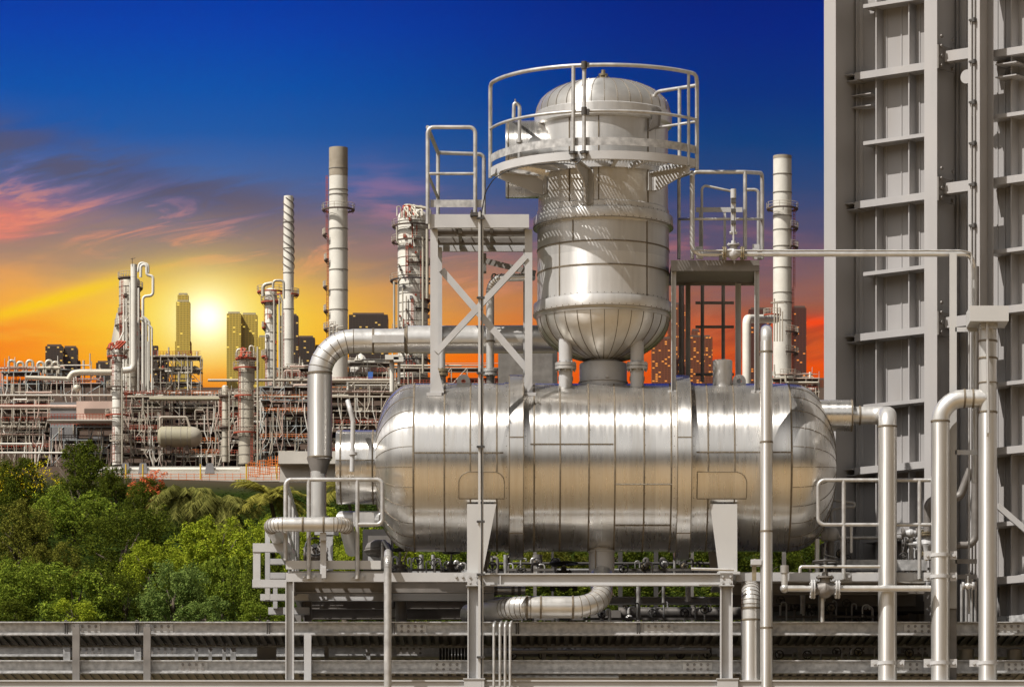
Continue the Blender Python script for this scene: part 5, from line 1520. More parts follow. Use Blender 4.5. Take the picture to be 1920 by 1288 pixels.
def walk(t, px, py, r, dy=0, a0=0, a1=360, mt='red', rail='steel', hgt=10, w_=5):
    """ring gallery with railing round a tower"""
    c = V((B(px, 0, dy).x, KY + dy, 0)); z = B(px, py, dy).z
    m = MB(); m.arcbar(c, Z3, K(r - w_), K(r), z - K(2.4), z, a0, a1, 28); o = m.build('gallery', H[mt], t)
    m = MB(); n = 14
    for hh in (hgt * .5, hgt):
        m.tube([c + V((K(r) * math.cos(R_(a0 + (a1 - a0) * i / 28)), K(r) * math.sin(R_(a0 + (a1 - a0) * i / 28)), z + K(hh))) for i in range(29)], K(.45), 4)
    for i in range(n + 1):
        a = R_(a0 + (a1 - a0) * i / n); d = V((math.cos(a), math.sin(a), 0)) * K(r); m.cyl(c + d + Z3 * z, c + d + Z3 * (z + K(hgt)), K(.45), None, 4)
    m.build('railing', H[rail], o)
    m = MB()
    for i in range(0, n, 2):
        a = R_(a0 + (a1 - a0) * (i + .5) / n); d = V((math.cos(a), math.sin(a), 0)); m.cyl(c + d * K(r - w_) + Z3 * (z - K(7)), c + d * K(r - .5) + Z3 * (z - K(2)), K(.5), None, 4)
    m.build('bracket', H['brown'], o)


def ladder(t, px, a, b, dy, mt='red', w_=3.2, cage=True):
    m = MB()
    for s_ in (-1, 1): hcyl(m, px + s_ * w_ / 2, a, b, .45, dy, n=4)
    k = int((b - a) / 3.2)
    for i in range(k): m.cyl(B(px - w_ / 2, a + i * 3.2, dy), B(px + w_ / 2, a + i * 3.2, dy), K(.35), None, 4)
    if cage:
        for i in range(int((b - a) / 8)):
            z = a + 4 + i * 8; m.tube([B(px - w_ / 2, z, dy), B(px - w_ * .7, z, dy - K(3)), B(px + w_ * .7, z, dy - K(3)), B(px + w_ / 2, z, dy)], K(.35), 4, False)
    return m.build('ladder', H[mt], t)


# tall white stacks
def stack(label, px, top, bot, r, rust, gal, ladx, dy, lad, bands):
    t = T('chimney_stack', label, 'chimney', B(px, bot, dy))
    m = MB(); hlathe(m, px, [(r * 1.02, bot), (r, rust), (r, top), (r - 2, top), (r - 2, top + 6)], dy, 32)
    for b in bands: hlathe(m, px, [(r, b + 1), (r + 1.0, b + .8), (r + 1.0, b - .8), (r, b - 1)], dy, 32, 1)
    m.build('shell', [H['white'], H['band']], t)
    if rust > top + 2:
        m = MB(); hlathe(m, px, [(r + .25, rust), (r + .25, top - .2), (r - 2.2, top - .2)], dy, 32); m.build('stack_top', H['rust'], t)
    for (py, rr, a0, a1) in gal: walk(t, px, py, rr, dy, a0, a1, 'brown')
    for (lx, a, b) in lad: ladder(t, lx, a, b, dy - K(4) if abs(lx - px) < r else dy)
    return t


st = stack('tallest white chimney left of the braced platform with a rusty top', 634.5, 278, 720, 17.6, 331, [(393, 31, 0, 360), (440, 30, 150, 215), (487, 27, 150, 215), (538, 29, 150, 215), (583, 28, 150, 215), (617, 28, 140, 260)], 0, 10, [(613, 330, 440), (615, 440, 540), (614, 540, 660)], (317, 357, 366, 430, 468, 507, 545, 582, 620))
m = MB()
for i in range(3): hpipe(m, [(618 + i * 7, 640, -22), (618 + i * 7, 608 + i * 3, -22), (625 + i * 9, 606 + i * 3, -22)], 1.3, 10, 3)
m.build('base_pipework', H['steel'], st)
st = stack('white chimney at the right in front of the red lit buildings', 1467, 293, 716, 17.4, 299, [(391, 30, 0, 360), (428, 30, -60, 40), (464, 30, -60, 40), (624, 30, -80, 40), (662, 30, -80, 40), (707, 34, -100, 40)], 0, 10, [(1489, 391, 540), (1487, 540, 705), (1458, 560, 640)], (328, 362, 406, 432, 463, 503, 550, 568, 602))
m = MB(); hpipe(m, [(1400, 735, -25), (1400, 598, -25), (1455, 598, -5)], 8, 10, 12, 14); m.build('side_duct', H['white'], st)
m = MB()
for i in range(4): hcyl(m, 1452 + i * 5, 560 + i * 8, 640, 1.3, -20)
m.cyl(B(1445, 568, -20), B(1470, 568, -20), K(1.2), None, 8); m.build('riser', H['steel'], st)
walk(st, 1448, 590, 16, -14, 180, 360, 'red')
t = T('spiral_stack', 'slim white chimney wound with a spiral strake', 'chimney', B(541, 695, 20))
m = MB(); hlathe(m, 541, [(11, 700), (10.3, 690), (10, 460), (9, 368), (7.5, 368), (7.5, 374)], 20, 28)
for b in (417, 466, 512, 545, 580, 637): hlathe(m, 541, [(10, b + .7), (11, b + .5), (11, b - .5), (10, b - .7)], 20, 28, 1)
m.build('shell', [H['white'], H['band']], t)
m = MB(); c = B(541, 0, 20)
for ph in (0, 2.09, 4.19):
    m.tube([V((c.x + K(10.2 + i * .012) * math.cos(ph + i * .2), c.y + K(10.2 + i * .012) * math.sin(ph + i * .2), B(0, 372 + i * 1.35, 20).z)) for i in range(100)], K(.75), 4)
m.build('spiral_strake', H['brown'], t)
walk(t, 541, 552, 20, 20, -70, 60, 'red')
ladder(t, 531, 585, 690, 8)

# columns of the process plant
def tower(label, px, top, bot, r, dy=0, name='process_column', mt='white', gal=(), lad=(), pipes=(), head=True, pmt='silver', bands=None):
    t = T(name, label, 'column', B(px, bot, dy))
    m = MB(); hd = r * .55 if head else 0
    hlathe(m, px, [(r, bot)] + [(r * math.cos(a), top + hd - hd * math.sin(a)) for a in [i * math.pi / 12 for i in range(6)]] + [(0, top)], dy, 28)
    for b in (bands if bands is not None else range(int(top + hd + 10), int(bot), 17)): hlathe(m, px, [(r, b + .7), (r + .7, b + .5), (r + .7, b - .5), (r, b - .7)], dy, 28, 1)
    m.build('shell', [H[mt], H['band']], t)
    for (py, rr, a0, a1, mm) in gal: walk(t, px, py, rr, dy, a0, a1, mm)
    for (lx, a, b) in lad: ladder(t, lx, a, b, dy - K(r) - .4 if abs(lx - px) < r else dy)
    for (pts, pr) in pipes:
        m = MB(); hpipe(m, pts, pr, dy, pr * 2.5, 10); m.build('pipe', H[pmt], t)
    return t


def rtop(t, px, py, n, spread, mt, seed, dy=0):
    rr_ = random.Random(seed)
    m = MB()
    for i in range(n):
        x = px - spread + 2 * spread * (i + .5) / n; h = rr_.uniform(7, 17)
        hpipe(m, [(x, py + 6, 0), (x, py - h, 0), (x + rr_.choice((-7, 7)), py - h, 0), (x + rr_.choice((-7, 7)), py + 2, -3)], rr_.uniform(.9, 2.2), dy, 3)
        if i % 2: m.cyl(B(x, py - 2, dy), B(x, py - 6, dy), K(2.6), None, 10)
    m.build('top_pipework', H[mt], t)


t = FD = tower('fat many-galleried distillation column just left of the braced platform', 774, 392, 735, 29, 30, 'distillation_column', 'white',
          [(424, 40, 0, 360, 'brown'), (453, 41, 90, 330, 'brown'), (495, 33, 250, 370, 'brown'), (526, 44, 0, 360, 'dark'), (563, 34, -60, 40, 'maroon'), (581, 33, -80, 40, 'dark'), (618, 40, 0, 360, 'dark'), (676, 36, 200, 380, 'dark'), (712, 42, 0, 360, 'brown')],
          [(763, 445, 525), (773, 560, 640), (770, 640, 712), (790, 470, 560)],
          [([(739, 625, -20), (739, 528, -20)], 2.2), ([(747, 625, -20), (747, 528, -20), (752, 520, -25)], 1.8), ([(755, 620, -26), (755, 540, -26)], 1.5), ([(793, 445, -26), (793, 700, -26)], 2.2), ([(801, 430, -12), (801, 560, -12)], 3), ([(750, 460, -20), (744, 452, -20), (744, 425, -20)], 1.6)])
rtop(t, 768, 404, 6, 20, 'silver', 2, 0); rtop(t, 762, 402, 3, 12, 'red', 9, 4); rtop(t, 778, 402, 5, 18, 'silver', 12, 30)
m = MB(); hlathe(m, 766, [(0, 384), (9, 384), (10, 390), (9, 396), (0, 396)], 25, 16); hpipe(m, [(766, 386, 0), (786, 389, 0), (806, 392, 0), (806, 430, 0)], 3.4, 20, 8, 10); m.build('overhead_line', H['silver'], t)
t = GC = tower('pale column with overhead gooseneck left of the spiral chimney', 508, 540, 725, 11, 0, 'process_column', 'white',
          [(547, 26, 0, 360, 'red'), (566, 19, 0, 360, 'red'), (614, 17, 120, 220, 'red'), (668, 18, 120, 240, 'red')], [(497, 556, 614), (499, 668, 725)],
          [([(524, 725, -4), (524, 560, -4)], 2), ([(529.5, 725, -4), (529.5, 565, -4), (524, 552, -4)], 1.8), ([(514, 725, -13), (514, 560, -13), (506, 545, -13)], 2), ([(493, 556, -4), (493, 534, -4), (510, 531, -4)], 3.4), ([(512, 540, -10), (512, 526, -10), (532, 526, -10), (532, 560, -10)], 2.4)])
t = tower('short stout column with red gallery right of the olive drum', 461.5, 666, 872, 14, -14, 'process_column', 'silver',
          [(690, 24, 0, 360, 'red'), (672, 20, 0, 360, 'red'), (742, 22, 120, 300, 'red'), (811, 24, 180, 360, 'red')], [(449, 690, 811), (472, 811, 872)],
          [([(452, 672, 0), (444, 668, 0), (444, 655, 0), (462, 655, 0)], 2), ([(468, 668, 0), (468, 648, 0), (476, 650, 0), (476, 720, 0)], 1.8), ([(483, 650, -3), (483, 870, -3)], 1.8)])
rtop(t, 462, 668, 4, 10, 'red', 5, -14)
t = tower('thin pale column between the olive drum and the stout column', 422, 722, 866, 6, -12, 'process_column', 'silver', [(742, 12, 0, 360, 'brown'), (800, 11, 180, 360, 'brown')], [(414, 742, 800)], [([(430, 866, -3), (430, 735, -3)], 1.2)])
t = tower('tall pale column at the left edge of the multi-pipe tower', 220, 648, 872, 9.5, -18, 'process_column', 'white', [(668, 19, 0, 360, 'red'), (726, 20, 120, 320, 'brown'), (778, 22, 150, 360, 'red'), (827, 20, 230, 400, 'steel')], [(212, 668, 726), (236, 715, 778), (213, 800, 866)], [([(229, 870, -4), (229, 690, -4)], 1.3), ([(231, 665, 0), (238, 655, 0)], 4)])
rtop(t, 218, 652, 5, 14, 'red', 8, -18)
t = MT = tower('tall multi-pipe tower with a fat overhead line', 243, 518, 735, 20, 10, 'pipe_clad_tower', 'silver',
          [(521, 22, 100, 300, 'brown'), (588, 22, 120, 260, 'maroon'), (592, 22, -80, 20, 'brown'), (556, 16, 120, 240, 'brown'), (630, 34, -40, 30, 'brown'), (655, 36, 180, 360, 'red'), (540, 25, -60, 60, 'brown'), (610, 28, 180, 360, 'brown')], [(229, 525, 590), (226, 590, 640), (262, 560, 620)],
          [([(251, 500, -16), (251, 686, -16), (247, 693, -16), (226, 695, -16)], 6), ([(251, 496, -16), (251, 520, -16)], 6.2), ([(264, 520, -8), (264, 497, -8), (275, 497, -8), (275, 517, -8), (287, 517, -8), (287, 554, -8), (268, 556, -8), (268, 735, -8)], 2.7), ([(271, 735, -14), (271, 605, -14), (262, 596, -14)], 1.8), ([(278, 735, -16), (278, 640, -16)], 1.5), ([(285, 735, -12), (285, 615, -12), (276, 606, -12)], 1.8), ([(223, 735, -14), (223, 640, -14), (232, 622, -14), (232, 560, -14)], 1.6),
           ([(258, 510, -4), (262, 492, -4), (278, 496, -4), (278, 512, -4)], 2.4), ([(274, 735, -10), (274, 600, -10), (268, 594, -10)], 2.8), ([(280, 735, -10), (280, 604, -10), (272, 596, -10)], 2.4), ([(232, 735, -12), (232, 606, -12), (240, 596, -12)], 2.2), ([(237, 735, -14), (237, 560, -14)], 1.6), ([(244, 735, -14), (244, 530, -14)], 1.4), ([(260, 735, -12), (260, 540, -12)], 2)], pmt='white')
m = MB(); hlathe(m, 238, [(31, 740), (31, 650), (28, 632), (20, 588)], 12, 24); m.build('lower_shell', H['silver'], t)
m = MB(); hcyl(m, 248, 484, 500, .6, -14, n=5); m.cyl(B(245, 486, -14), B(254, 484, -14), K(.5), None, 5); m.build('wind_vane', H['dark'], t)

def dress(t, px, top, bot, r, dy, seed, n=18):
    """small nozzles, boxes and lines clamped to a column"""
    rr_ = random.Random(seed)
    for i in range(n):
        x = px + rr_.uniform(-r, r) * 1.05; y = rr_.uniform(top, bot); d = dy - K(math.sqrt(max(0, r * r - (x - px) ** 2))) / 1.0 - .5; m = MB(); k = rr_.random()
        if k < .4: hpipe(m, [(x, y, 0), (x, y + rr_.uniform(15, 60), 0)], rr_.uniform(.6, 1.3), d, 2, 7); m.build('line', H[rr_.choice(('steel', 'silver', 'brown', 'red'))], t)
        elif k < .7: BB(m, x - 2.5, y + 3, x + 2.5, y - 3, d, 1.0); m.build('box', H[rr_.choice(('brown', 'grey', 'red', 'pink'))], t)
        else: m.cyl(B(x, y, d + .3), B(x, y, d - 1.2), K(2.2), None, 10); m.build('nozzle', H[rr_.choice(('silver', 'red', 'brown'))], t)


# horizontal drum on its saddle rack
dress(FD, 774, 410, 700, 29, 30, 1, 46)
dress(MT, 243, 530, 640, 20, 10, 2, 22); dress(MT, 243, 640, 730, 31, 12, 3, 16); dress(GC, 508, 560, 720, 11, 0, 4, 16)
walk(MT, 243, 690, 37, 12, 180, 360, 'brown')
t = T('storage_drum', 'olive horizontal drum lying in the middle of the refinery', 'tank', B(339, 838, -22))
m = MB(); r_ = K(19); m.lathe(B(302, 819, -22), X3, [(0, -K(7)), (r_ * .7, -K(5)), (r_, 0), (r_, K(56))], 32)
for px in (312, 322, 340, 352): m.lathe(B(px, 819, -22), X3, [(r_, -K(.6)), (r_ * 1.02, 0), (r_, K(.6))], 32, 1)
m.build('shell', [H['drum'], H['band']], t)
m = MB(); m.lathe(B(358, 819, -22), X3, [(r_, 0), (r_ * .93, K(9)), (r_ * .7, K(16)), (r_ * .35, K(20)), (0, K(21))], 32); m.build('end_cap', H['silver'], t)
for px in (316, 350):
    m = MB(); BB(m, px - 3, 850, px + 3, 832, -23, 2); m.build('saddle', H['brown'], t)
m = MB(); hpipe(m, [(300, 800, -4), (300, 782, -4), (350, 782, -4), (356, 800, -4)], 2.2, -22, 4); m.build('pipe', H['steel'], t)

# pipe racks: steel frames with pipes on several levels
def rack(label, x0, x1, top, bot, dy, seed, levels=4, colw=30, mt='steel', rail='red', deep=5, npipe=30, fill='maroon', pm=('silver', 'steel', 'white', 'pink'), nm='pipe_rack'):
    rr_ = random.Random(seed); t = T(nm, label, 'pipe rack', B((x0 + x1) / 2, bot, dy)); deep = 5; npipe = int(npipe * 1.35)
    n = max(2, int(round((x1 - x0) / colw)))
    cx_ = [x0 + (x1 - x0) * i / n for i in range(n + 1)]
    lvl = [bot - (bot - top) * (j + 1) / levels for j in range(levels)]; dh = (bot - top) / levels
    if fill:
        for j in range(levels):
            for q in range(4):
                if rr_.random() < .85:
                    a = rr_.uniform(x0, x1 - 20); b = min(x1, a + rr_.uniform(.25, .6) * (x1 - x0))
                    m = MB(); BB(m, a, lvl[j] + dh * rr_.uniform(.80, .95), b, lvl[j] + dh * rr_.uniform(.1, .4), dy, 1.5, deep + .4 + q * 1.8); m.build('equipment_casing', H[rr_.choice((fill, fill, fill, 'brown', 'redbrown', 'dark', 'drum'))], t)
    for x in cx_:
        for d in (0, deep):
            m = MB(); BB(m, x - .8, bot, x + .8, top, dy, .16, d); m.build('column', H[mt], t)
    for y in lvl:
        for d in (0, deep):
            m = MB(); BB(m, x0 - 2, y + 1.0, x1 + 2, y - 1.0, dy, .12, d - .02); m.build('beam', H[mt], t)
        m = MB(); BB(m, x0, y + .3, x1, y - .1, dy, deep - .3, .14); m.build('floor_plate', H['brown'], t)
    for j in range(levels):
        for i in range(n):
            if rr_.random() < .45:
                a, b = (cx_[i], cx_[i + 1]) if rr_.random() < .5 else (cx_[i + 1], cx_[i])
                m = MB(); m.cyl(B(a, lvl[j] + dh, dy), B((a + b) / 2 if rr_.random() < .4 else b, lvl[j], dy), K(.8), None, 5); m.build('brace', H[mt], t)
    for mm in pm:
        for i in range(npipe // len(pm)):
            y = rr_.choice(lvl) + rr_.uniform(-9, 9); a = rr_.uniform(x0 - 4, x0 + (x1 - x0) * .6); b = rr_.uniform(a + 14, x1 + 5); d = rr_.uniform(-.6, deep); q = rr_.choice((0, 0, -1, 1)); e = rr_.uniform(8, 22)
            pts = [(a, y, d), (b, y, d)]
            if q: pts = pts + [(b, y + q * e, d)]
            if rr_.random() < .5: pts = [(a, y + rr_.choice((-1, 1)) * e, d)] + pts
            m = MB(); hpipe(m, pts, rr_.choice((.6, .7, .9, 1.2, 1.6, 2.2)), dy, 3, 7); m.build('pipe', H[mm], t)
        for i in range(npipe // (2 * len(pm)) + 1):
            x = rr_.uniform(x0, x1); a = rr_.uniform(top, bot - 20); m = MB(); hpipe(m, [(x, a, 0), (x, a + rr_.uniform(15, 45), 0), (x + rr_.choice((-6, 6)), a + 48, 0)], rr_.choice((.6, .8, 1.2)), dy - 1, 3, 7); m.build('pipe', H[mm], t)
    for y in rr_.sample(lvl, max(1, int(levels * .6))):
        m = MB(); y -= 1.2
        for h in (4, 8): m.cyl(B(x0, y - h, dy - 1), B(x1, y - h, dy - 1), K(.4), None, 4)
        for i in range(int((x1 - x0) / 6) + 1): m.cyl(B(x0 + i * 6, y, dy - 1), B(x0 + i * 6, y - 8, dy - 1), K(.4), None, 4)
        m.build('railing', H[rail], t)
    for i in range(npipe // 3):
        x = rr_.uniform(x0 + 3, x1 - 3); y = rr_.choice(lvl); k = rr_.random(); d = rr_.uniform(0, deep); m = MB()
        if k < .4: m.ball(B(x, y - 4, dy) + Y3 * d, K(3), 1, 1, 1.2, 8)
        elif k < .75: m.cyl(B(x, y, dy) + Y3 * d, B(x, y - rr_.uniform(6, 13), dy) + Y3 * d, K(rr_.uniform(1.2, 3)), None, 10)
        else: BB(m, x - 3, y, x + 3, y - 6, dy, 1.2, d)
        m.build('fitting', H[rr_.choice(('silver', 'brown', 'pink', 'white', 'red'))], t)
    return t


rack('open blue-grey exchanger frame at the far left of the refinery', 2, 72, 697, 742, 2, 21, 2, 24, 'blue', 'red', 14, 14, None)
rack('blue-grey frame with a fat pipe between the exchanger frame and the tower', 74, 195, 693, 744, 4, 22, 2, 40, 'blue', 'red', 14, 12, None)
rack('lower left pipe rack with red railings above the yellow flowering tree', -20, 96, 742, 866, -6, 23, 5, 24, 'steel', 'red', 16, 46, 'grey', ('pink', 'steel', 'white', 'silver'))
rack('grey pipe rack under the pinkish clad hall', 96, 214, 800, 874, -8, 24, 3, 22, 'blue', 'red', 14, 26, 'grey', ('pink', 'steel', 'silver'))
rack('maroon-shadowed rack right of the tall pale column', 228, 304, 742, 872, -4, 25, 6, 20, 'steel', 'red', 16, 40, 'maroon')
rack('raised red-floored deck beside the multi-pipe tower', 276, 376, 668, 742, 4, 26, 3, 26, 'steel', 'red', 14, 30, None, ('white', 'silver', 'steel'))
rack('dense rack behind and below the olive drum', 300, 412, 742, 874, 2, 27, 6, 22, 'steel', 'orange', 14, 52, 'maroon')
rack('dense rack behind the thin pale and stout columns', 404, 500, 738, 876, 0, 28, 6, 22, 'steel', 'red', 14, 46, 'maroon')
rack('long truss rack between the stout column and the inlet pipe', 488, 600, 725, 872, -2, 29, 6, 24, 'blue', 'orange', 16, 48, 'maroon')
rack('truss rack behind the vertical leg of the inlet pipe', 590, 740, 717, 876, 0, 30, 6, 26, 'steel', 'red', 16, 56, 'brown')
rack('purple-shaded rack seen between the braced platform legs', 728, 935, 690, 880, 12, 31, 6, 30, 'steel', 'red', 16, 44, 'brown')
rack('upper pipe deck between the spiral chimney and the inlet pipe', 520, 600, 690, 726, 8, 32, 2, 22, 'steel', 'red', 12, 22, None, ('white', 'silver', 'pink'))
rack('pipe deck behind the tallest chimney foot', 600, 735, 680, 720, 14, 33, 2, 28, 'steel', 'red', 12, 22, None, ('white', 'silver', 'steel'))
rack('low rack at the foot of the right chimney', 1440, 1535, 709, 760, 0, 34, 2, 24, 'steel', 'red', 14, 16, 'brown')

# single pieces that stand out
t = T('exchanger_bank', 'row of looped silver exchanger headers on the far left frame', 'exchanger', B(60, 697, 4))
for i, px in enumerate((22, 38, 56, 76, 92, 104)):
    m = MB(); hpipe(m, [(px - 6, 700, 0), (px - 6, 676 + (i % 2) * 3, 0), (px + 6, 676 + (i % 2) * 3, 0), (px + 6, 700, 0)], 2.6, 4, 6, 10); m.cyl(B(px - 9, 690, 4), B(px + 9, 690, 4), K(3.4), None, 12); m.build('header_loop', H['silver'], t)
m = MB(); hcyl(m, 17, 668, 700, 1.1, 2); hcyl(m, 9, 672, 700, .8, 2); m.build('vent', H['steel'], t)
t = T('duct_pipe', 'fat silver pipe sagging along the blue-grey frame to the tower', 'pipe', B(170, 720, -6))
m = MB(); hpipe(m, [(128, 712, 0), (136, 700, 0), (150, 698, 0), (212, 698, 0)], 6, -6, 8, 14); m.build('run', H['silver'], t)
m = MB(); hpipe(m, [(48, 708, 0), (130, 710, 0)], 4, -4, 4, 10); m.ball(B(144, 728, -6), K(7.5), 1, 1, 1, 14); m.build('branch', H['silver'], t)
t = T('dark_drum', 'dark drum half hidden under the far left frame', 'tank', B(75, 722, 6))
m = MB(); m.cyl(B(40, 722, 8), B(118, 722, 8), K(9), None, 18); m.build('shell', H['dark'], t)
t = T('clad_hall', 'plain grey and pinkish clad equipment hall in the left of the refinery', 'building', B(155, 826, -4))
m = MB(); BB(m, 94, 826, 143, 754, -8, 4); m.build('grey_wall', H['grey'], t)
m = MB(); BB(m, 143.3, 786, 213, 752, -10, 4); m.build('pink_wall', H['pink'], t)
m = MB(); BB(m, 158, 775, 205, 766, -10.4, .3); m.build('louvre', H['brown'], t)
m = MB(); BB(m, 88, 788.5, 216, 786, -14, 4); m.build('walkway', H['conc'], t)
m = MB()
for h in (5, 10): m.cyl(B(90, 786 - h, -14), B(214, 786 - h, -14), K(.45), None, 4)
for i in range(21): m.cyl(B(90 + i * 6, 786, -14), B(90 + i * 6, 776, -14), K(.45), None, 4)
m.build('railing', H['red'], t)
for i, (a, b, y, mt) in enumerate(((-30, 232, 741, 'conc'), (225, 742, 744, 'steel'), (-20, 150, 762, 'pink'), (280, 420, 748, 'drum'), (390, 742, 713, 'steel'), (0, 130, 849, 'white'), (-20, 60, 832, 'white'))):
    m = MB(); m.cyl(B(a, y, -9), B(b, y, -9), K((1.8, 1.6, 3, 3.6, 2.6, 2, 2)[i]), None, 10)
    tag(m.build('header_pipe', H[mt]), ('long pale header pipe along the foot of the far left frames', 'long thin header pipe crossing the middle of the refinery', 'pinkish header above the lower left rack', 'thick olive header pipe above the drum', 'pale header pipe running to the tallest chimney foot', 'bright low pipe behind the yellow flowering tree', 'short bright pipe at the left picture edge')[i], 'pipe')
t = T('hopper', 'white conical hopper behind the inlet pipe elbow', 'hopper', B(678, 715, 22))
m = MB(); hlathe(m, 676, [(20, 716), (22, 700), (18, 684), (8, 668), (0, 662)], 24, 24); m.build('shell', H['white'], t)
m = MB(); BB(m, 690, 712, 699, 697, 0, 1); m.build('blue_tarp', H['win'], t)
t = T('grey_block', 'plain grey block wall seen under the column between the platform legs', 'building', P(985, 740, 60))
m = MB(); m.box(P(934, 800, 60), P(1044, 655, 60) + V((0, 6, 0))); m.build('wall', M['darkgrey'], t)
m = MB(); m.box(P(1036, 800, 59.9), P(1045.5, 655, 59.9) + V((0, 5, 0))); m.build('pilaster', M['dark'], t)
for i, (px, a, b, w_) in enumerate(((735, 668, 735, 9), (748, 672, 720, 6))):
    m = MB(); hcyl(m, px, a, b, w_ / 2, -16, n=14); BB(m, px - w_ - 4, a + 6, px + w_ * 1.4, a - 3, -18, 2); tag(m.build('hooded_vent', H['white']), ('larger', 'smaller')[i] + ' white hooded vent behind the storage tank left dome', 'vent')

# pale bridge parapet in front of the refinery
PYd = -60
def Bp(px, py, d=0): return P(px, py, 720 + d)
t = T('concrete_bridge', 'pale concrete parapet wall with orange handrail below the refinery', 'bridge', Bp(400, 925))
m = MB(); m.box(Bp(160, 893, 0), Bp(640, 884, 6)); m.box(Bp(160, 902, -3), Bp(640, 893, -3) + V((0, 2, 0))); m.build('parapet', H['conc'], t)
m = MB(); m.box(Bp(160, 924, 4), Bp(640, 902, 5)); m.build('wall', H['conc'], t)
m = MB(); m.cyl(Bp(190, 880, -1), Bp(450, 880, -1), S(3, 720), None, 12); m.build('pipe', H['white'], t)
m = MB()
for h in (889, 894, 899): m.cyl(Bp(190, h, -4), Bp(525, h, -4), S(.4, 720), None, 4)
for i in range(24): m.cyl(Bp(190 + i * 14.5, 900, -4), Bp(190 + i * 14.5, 887, -4), S(.5, 720), None, 4)
m.build('handrail', H['orange'], t)
for px in (235, 268, 393, 592):
    m = MB(); m.plate([Bp(px - 9, 887, -2), Bp(px + 9, 887, -2), Bp(px + 6, 868, -2), Bp(px - 6, 868, -2)], (0, 1.2, 0)); m.build('pier_block', H['grey'], t)
for px in (236, 268, 376, 462, 519):
    m = MB(); m.cyl(Bp(px, 898, -5), Bp(px, 870, -5), S(1.5, 720), None, 8); m.build('marker_post', H['yell'], t)
t = T('orange_scaffold', 'tangle of orange railings at the right end of the parapet', 'railing', Bp(500, 895, -8))
rr_ = random.Random(6)
for k in range(3):
    m = MB()
    x0_ = 466 + k * 19; y0_ = 892 - k * 3
    for j in range(5): m.cyl(Bp(x0_, y0_ - j * 6 - rr_.uniform(0, 2), -10 + k * 2), Bp(x0_ + 21, y0_ - j * 6 + rr_.uniform(-3, 3), -10 + k * 2), S(.6, 720), None, 4)
    for j in range(6): m.cyl(Bp(x0_ + j * 4, y0_ + 2, -10 + k * 2), Bp(x0_ + j * 4 + rr_.uniform(-2, 2), y0_ - 26 + rr_.uniform(-6, 4), -10 + k * 2), S(.6, 720), None, 4)
    m.build('rail_panel', H['orange'], t)
m = MB(); m.box(Bp(524, 960, -6), Bp(640, 868, 2)); m.box(Bp(522, 869, -8), Bp(642, 864, 3)); tag(m.build('retaining_wall', H['conc']), 'beige retaining wall behind the inlet pipe reducer', 'wall')

# ------------------------------------------------------------------ city far behind
CY = 4300.0
def Cp(px, py, d=0): return P(px, py, CY + d)


def facade(name, col, lit, dens, sx=2.7, sz=1.9):
    m = bpy.data.materials.new(name); t, N, L, b = nt(m)
    tc = N.new('ShaderNodeTexCoord'); sp = N.new('ShaderNodeSeparateXYZ'); L.new(tc.outputs['Object'], sp.inputs[0])
    cb = N.new('ShaderNodeCombineXYZ'); ad = N.new('ShaderNodeMath'); ad.operation = 'ADD'; L.new(sp.outputs['X'], ad.inputs[0]); L.new(sp.outputs['Y'], ad.inputs[1])
    L.new(ad.outputs[0], cb.inputs[0]); L.new(sp.outputs['Z'], cb.inputs[1])
    br = N.new('ShaderNodeTexBrick'); L.new(cb.outputs[0], br.inputs['Vector'])
    br.offset = 0; br.inputs['Scale'].default_value = 1; br.inputs['Brick Width'].default_value = sx; br.inputs['Row Height'].default_value = sz; br.inputs['Mortar Size'].default_value = .42; br.inputs['Mortar Smooth'].default_value = 0
    br.inputs['Color1'].default_value = (0, 0, 0, 1); br.inputs['Color2'].default_value = (1, 1, 1, 1); br.inputs['Bias'].default_value = 0
    inv = N.new('ShaderNodeMath'); inv.operation = 'SUBTRACT'; inv.inputs[0].default_value = 1; L.new(br.outputs['Fac'], inv.inputs[1])
    th = N.new('ShaderNodeMath'); th.operation = 'GREATER_THAN'; th.inputs[1].default_value = 1 - dens; L.new(br.outputs['Color'], th.inputs[0])
    on = N.new('ShaderNodeMath'); on.operation = 'MULTIPLY'; L.new(inv.outputs[0], on.inputs[0]); L.new(th.outputs[0], on.inputs[1])
    mx = N.new('ShaderNodeMix'); mx.data_type = 'RGBA'; L.new(inv.outputs[0], mx.inputs['Factor']); mx.inputs['A'].default_value = (*col, 1); mx.inputs['B'].default_value = (col[0] * .6, col[1] * .6, col[2] * .6, 1)
    L.new(mx.outputs['Result'], b.inputs['Base Color']); b.inputs['Roughness'].default_value = .5
    b.inputs['Emission Color'].default_value = (*lit, 1)
    em = N.new('ShaderNodeMath'); em.operation = 'MULTIPLY'; em.inputs[1].default_value = .9; L.new(on.outputs[0], em.inputs[0]); L.new(em.outputs[0], b.inputs['Emission Strength'])
    return m


FC = {'dark': facade('dusk_dark_facade', (.05, .035, .022), (.9, .55, .12), .10), 'sunglow': facade('sun_glow_gold_facade', (.62, .44, .07), (.9, .65, .1), .06), 'red': facade('dusk_red_facade', (.10, .032, .016), (1, .30, .04), .13),  # gold facades carry the low sun's glow and haze in their base colour
      'redl': facade('dusk_orange_facade', (.20, .06, .02), (1, .36, .05), .18)}


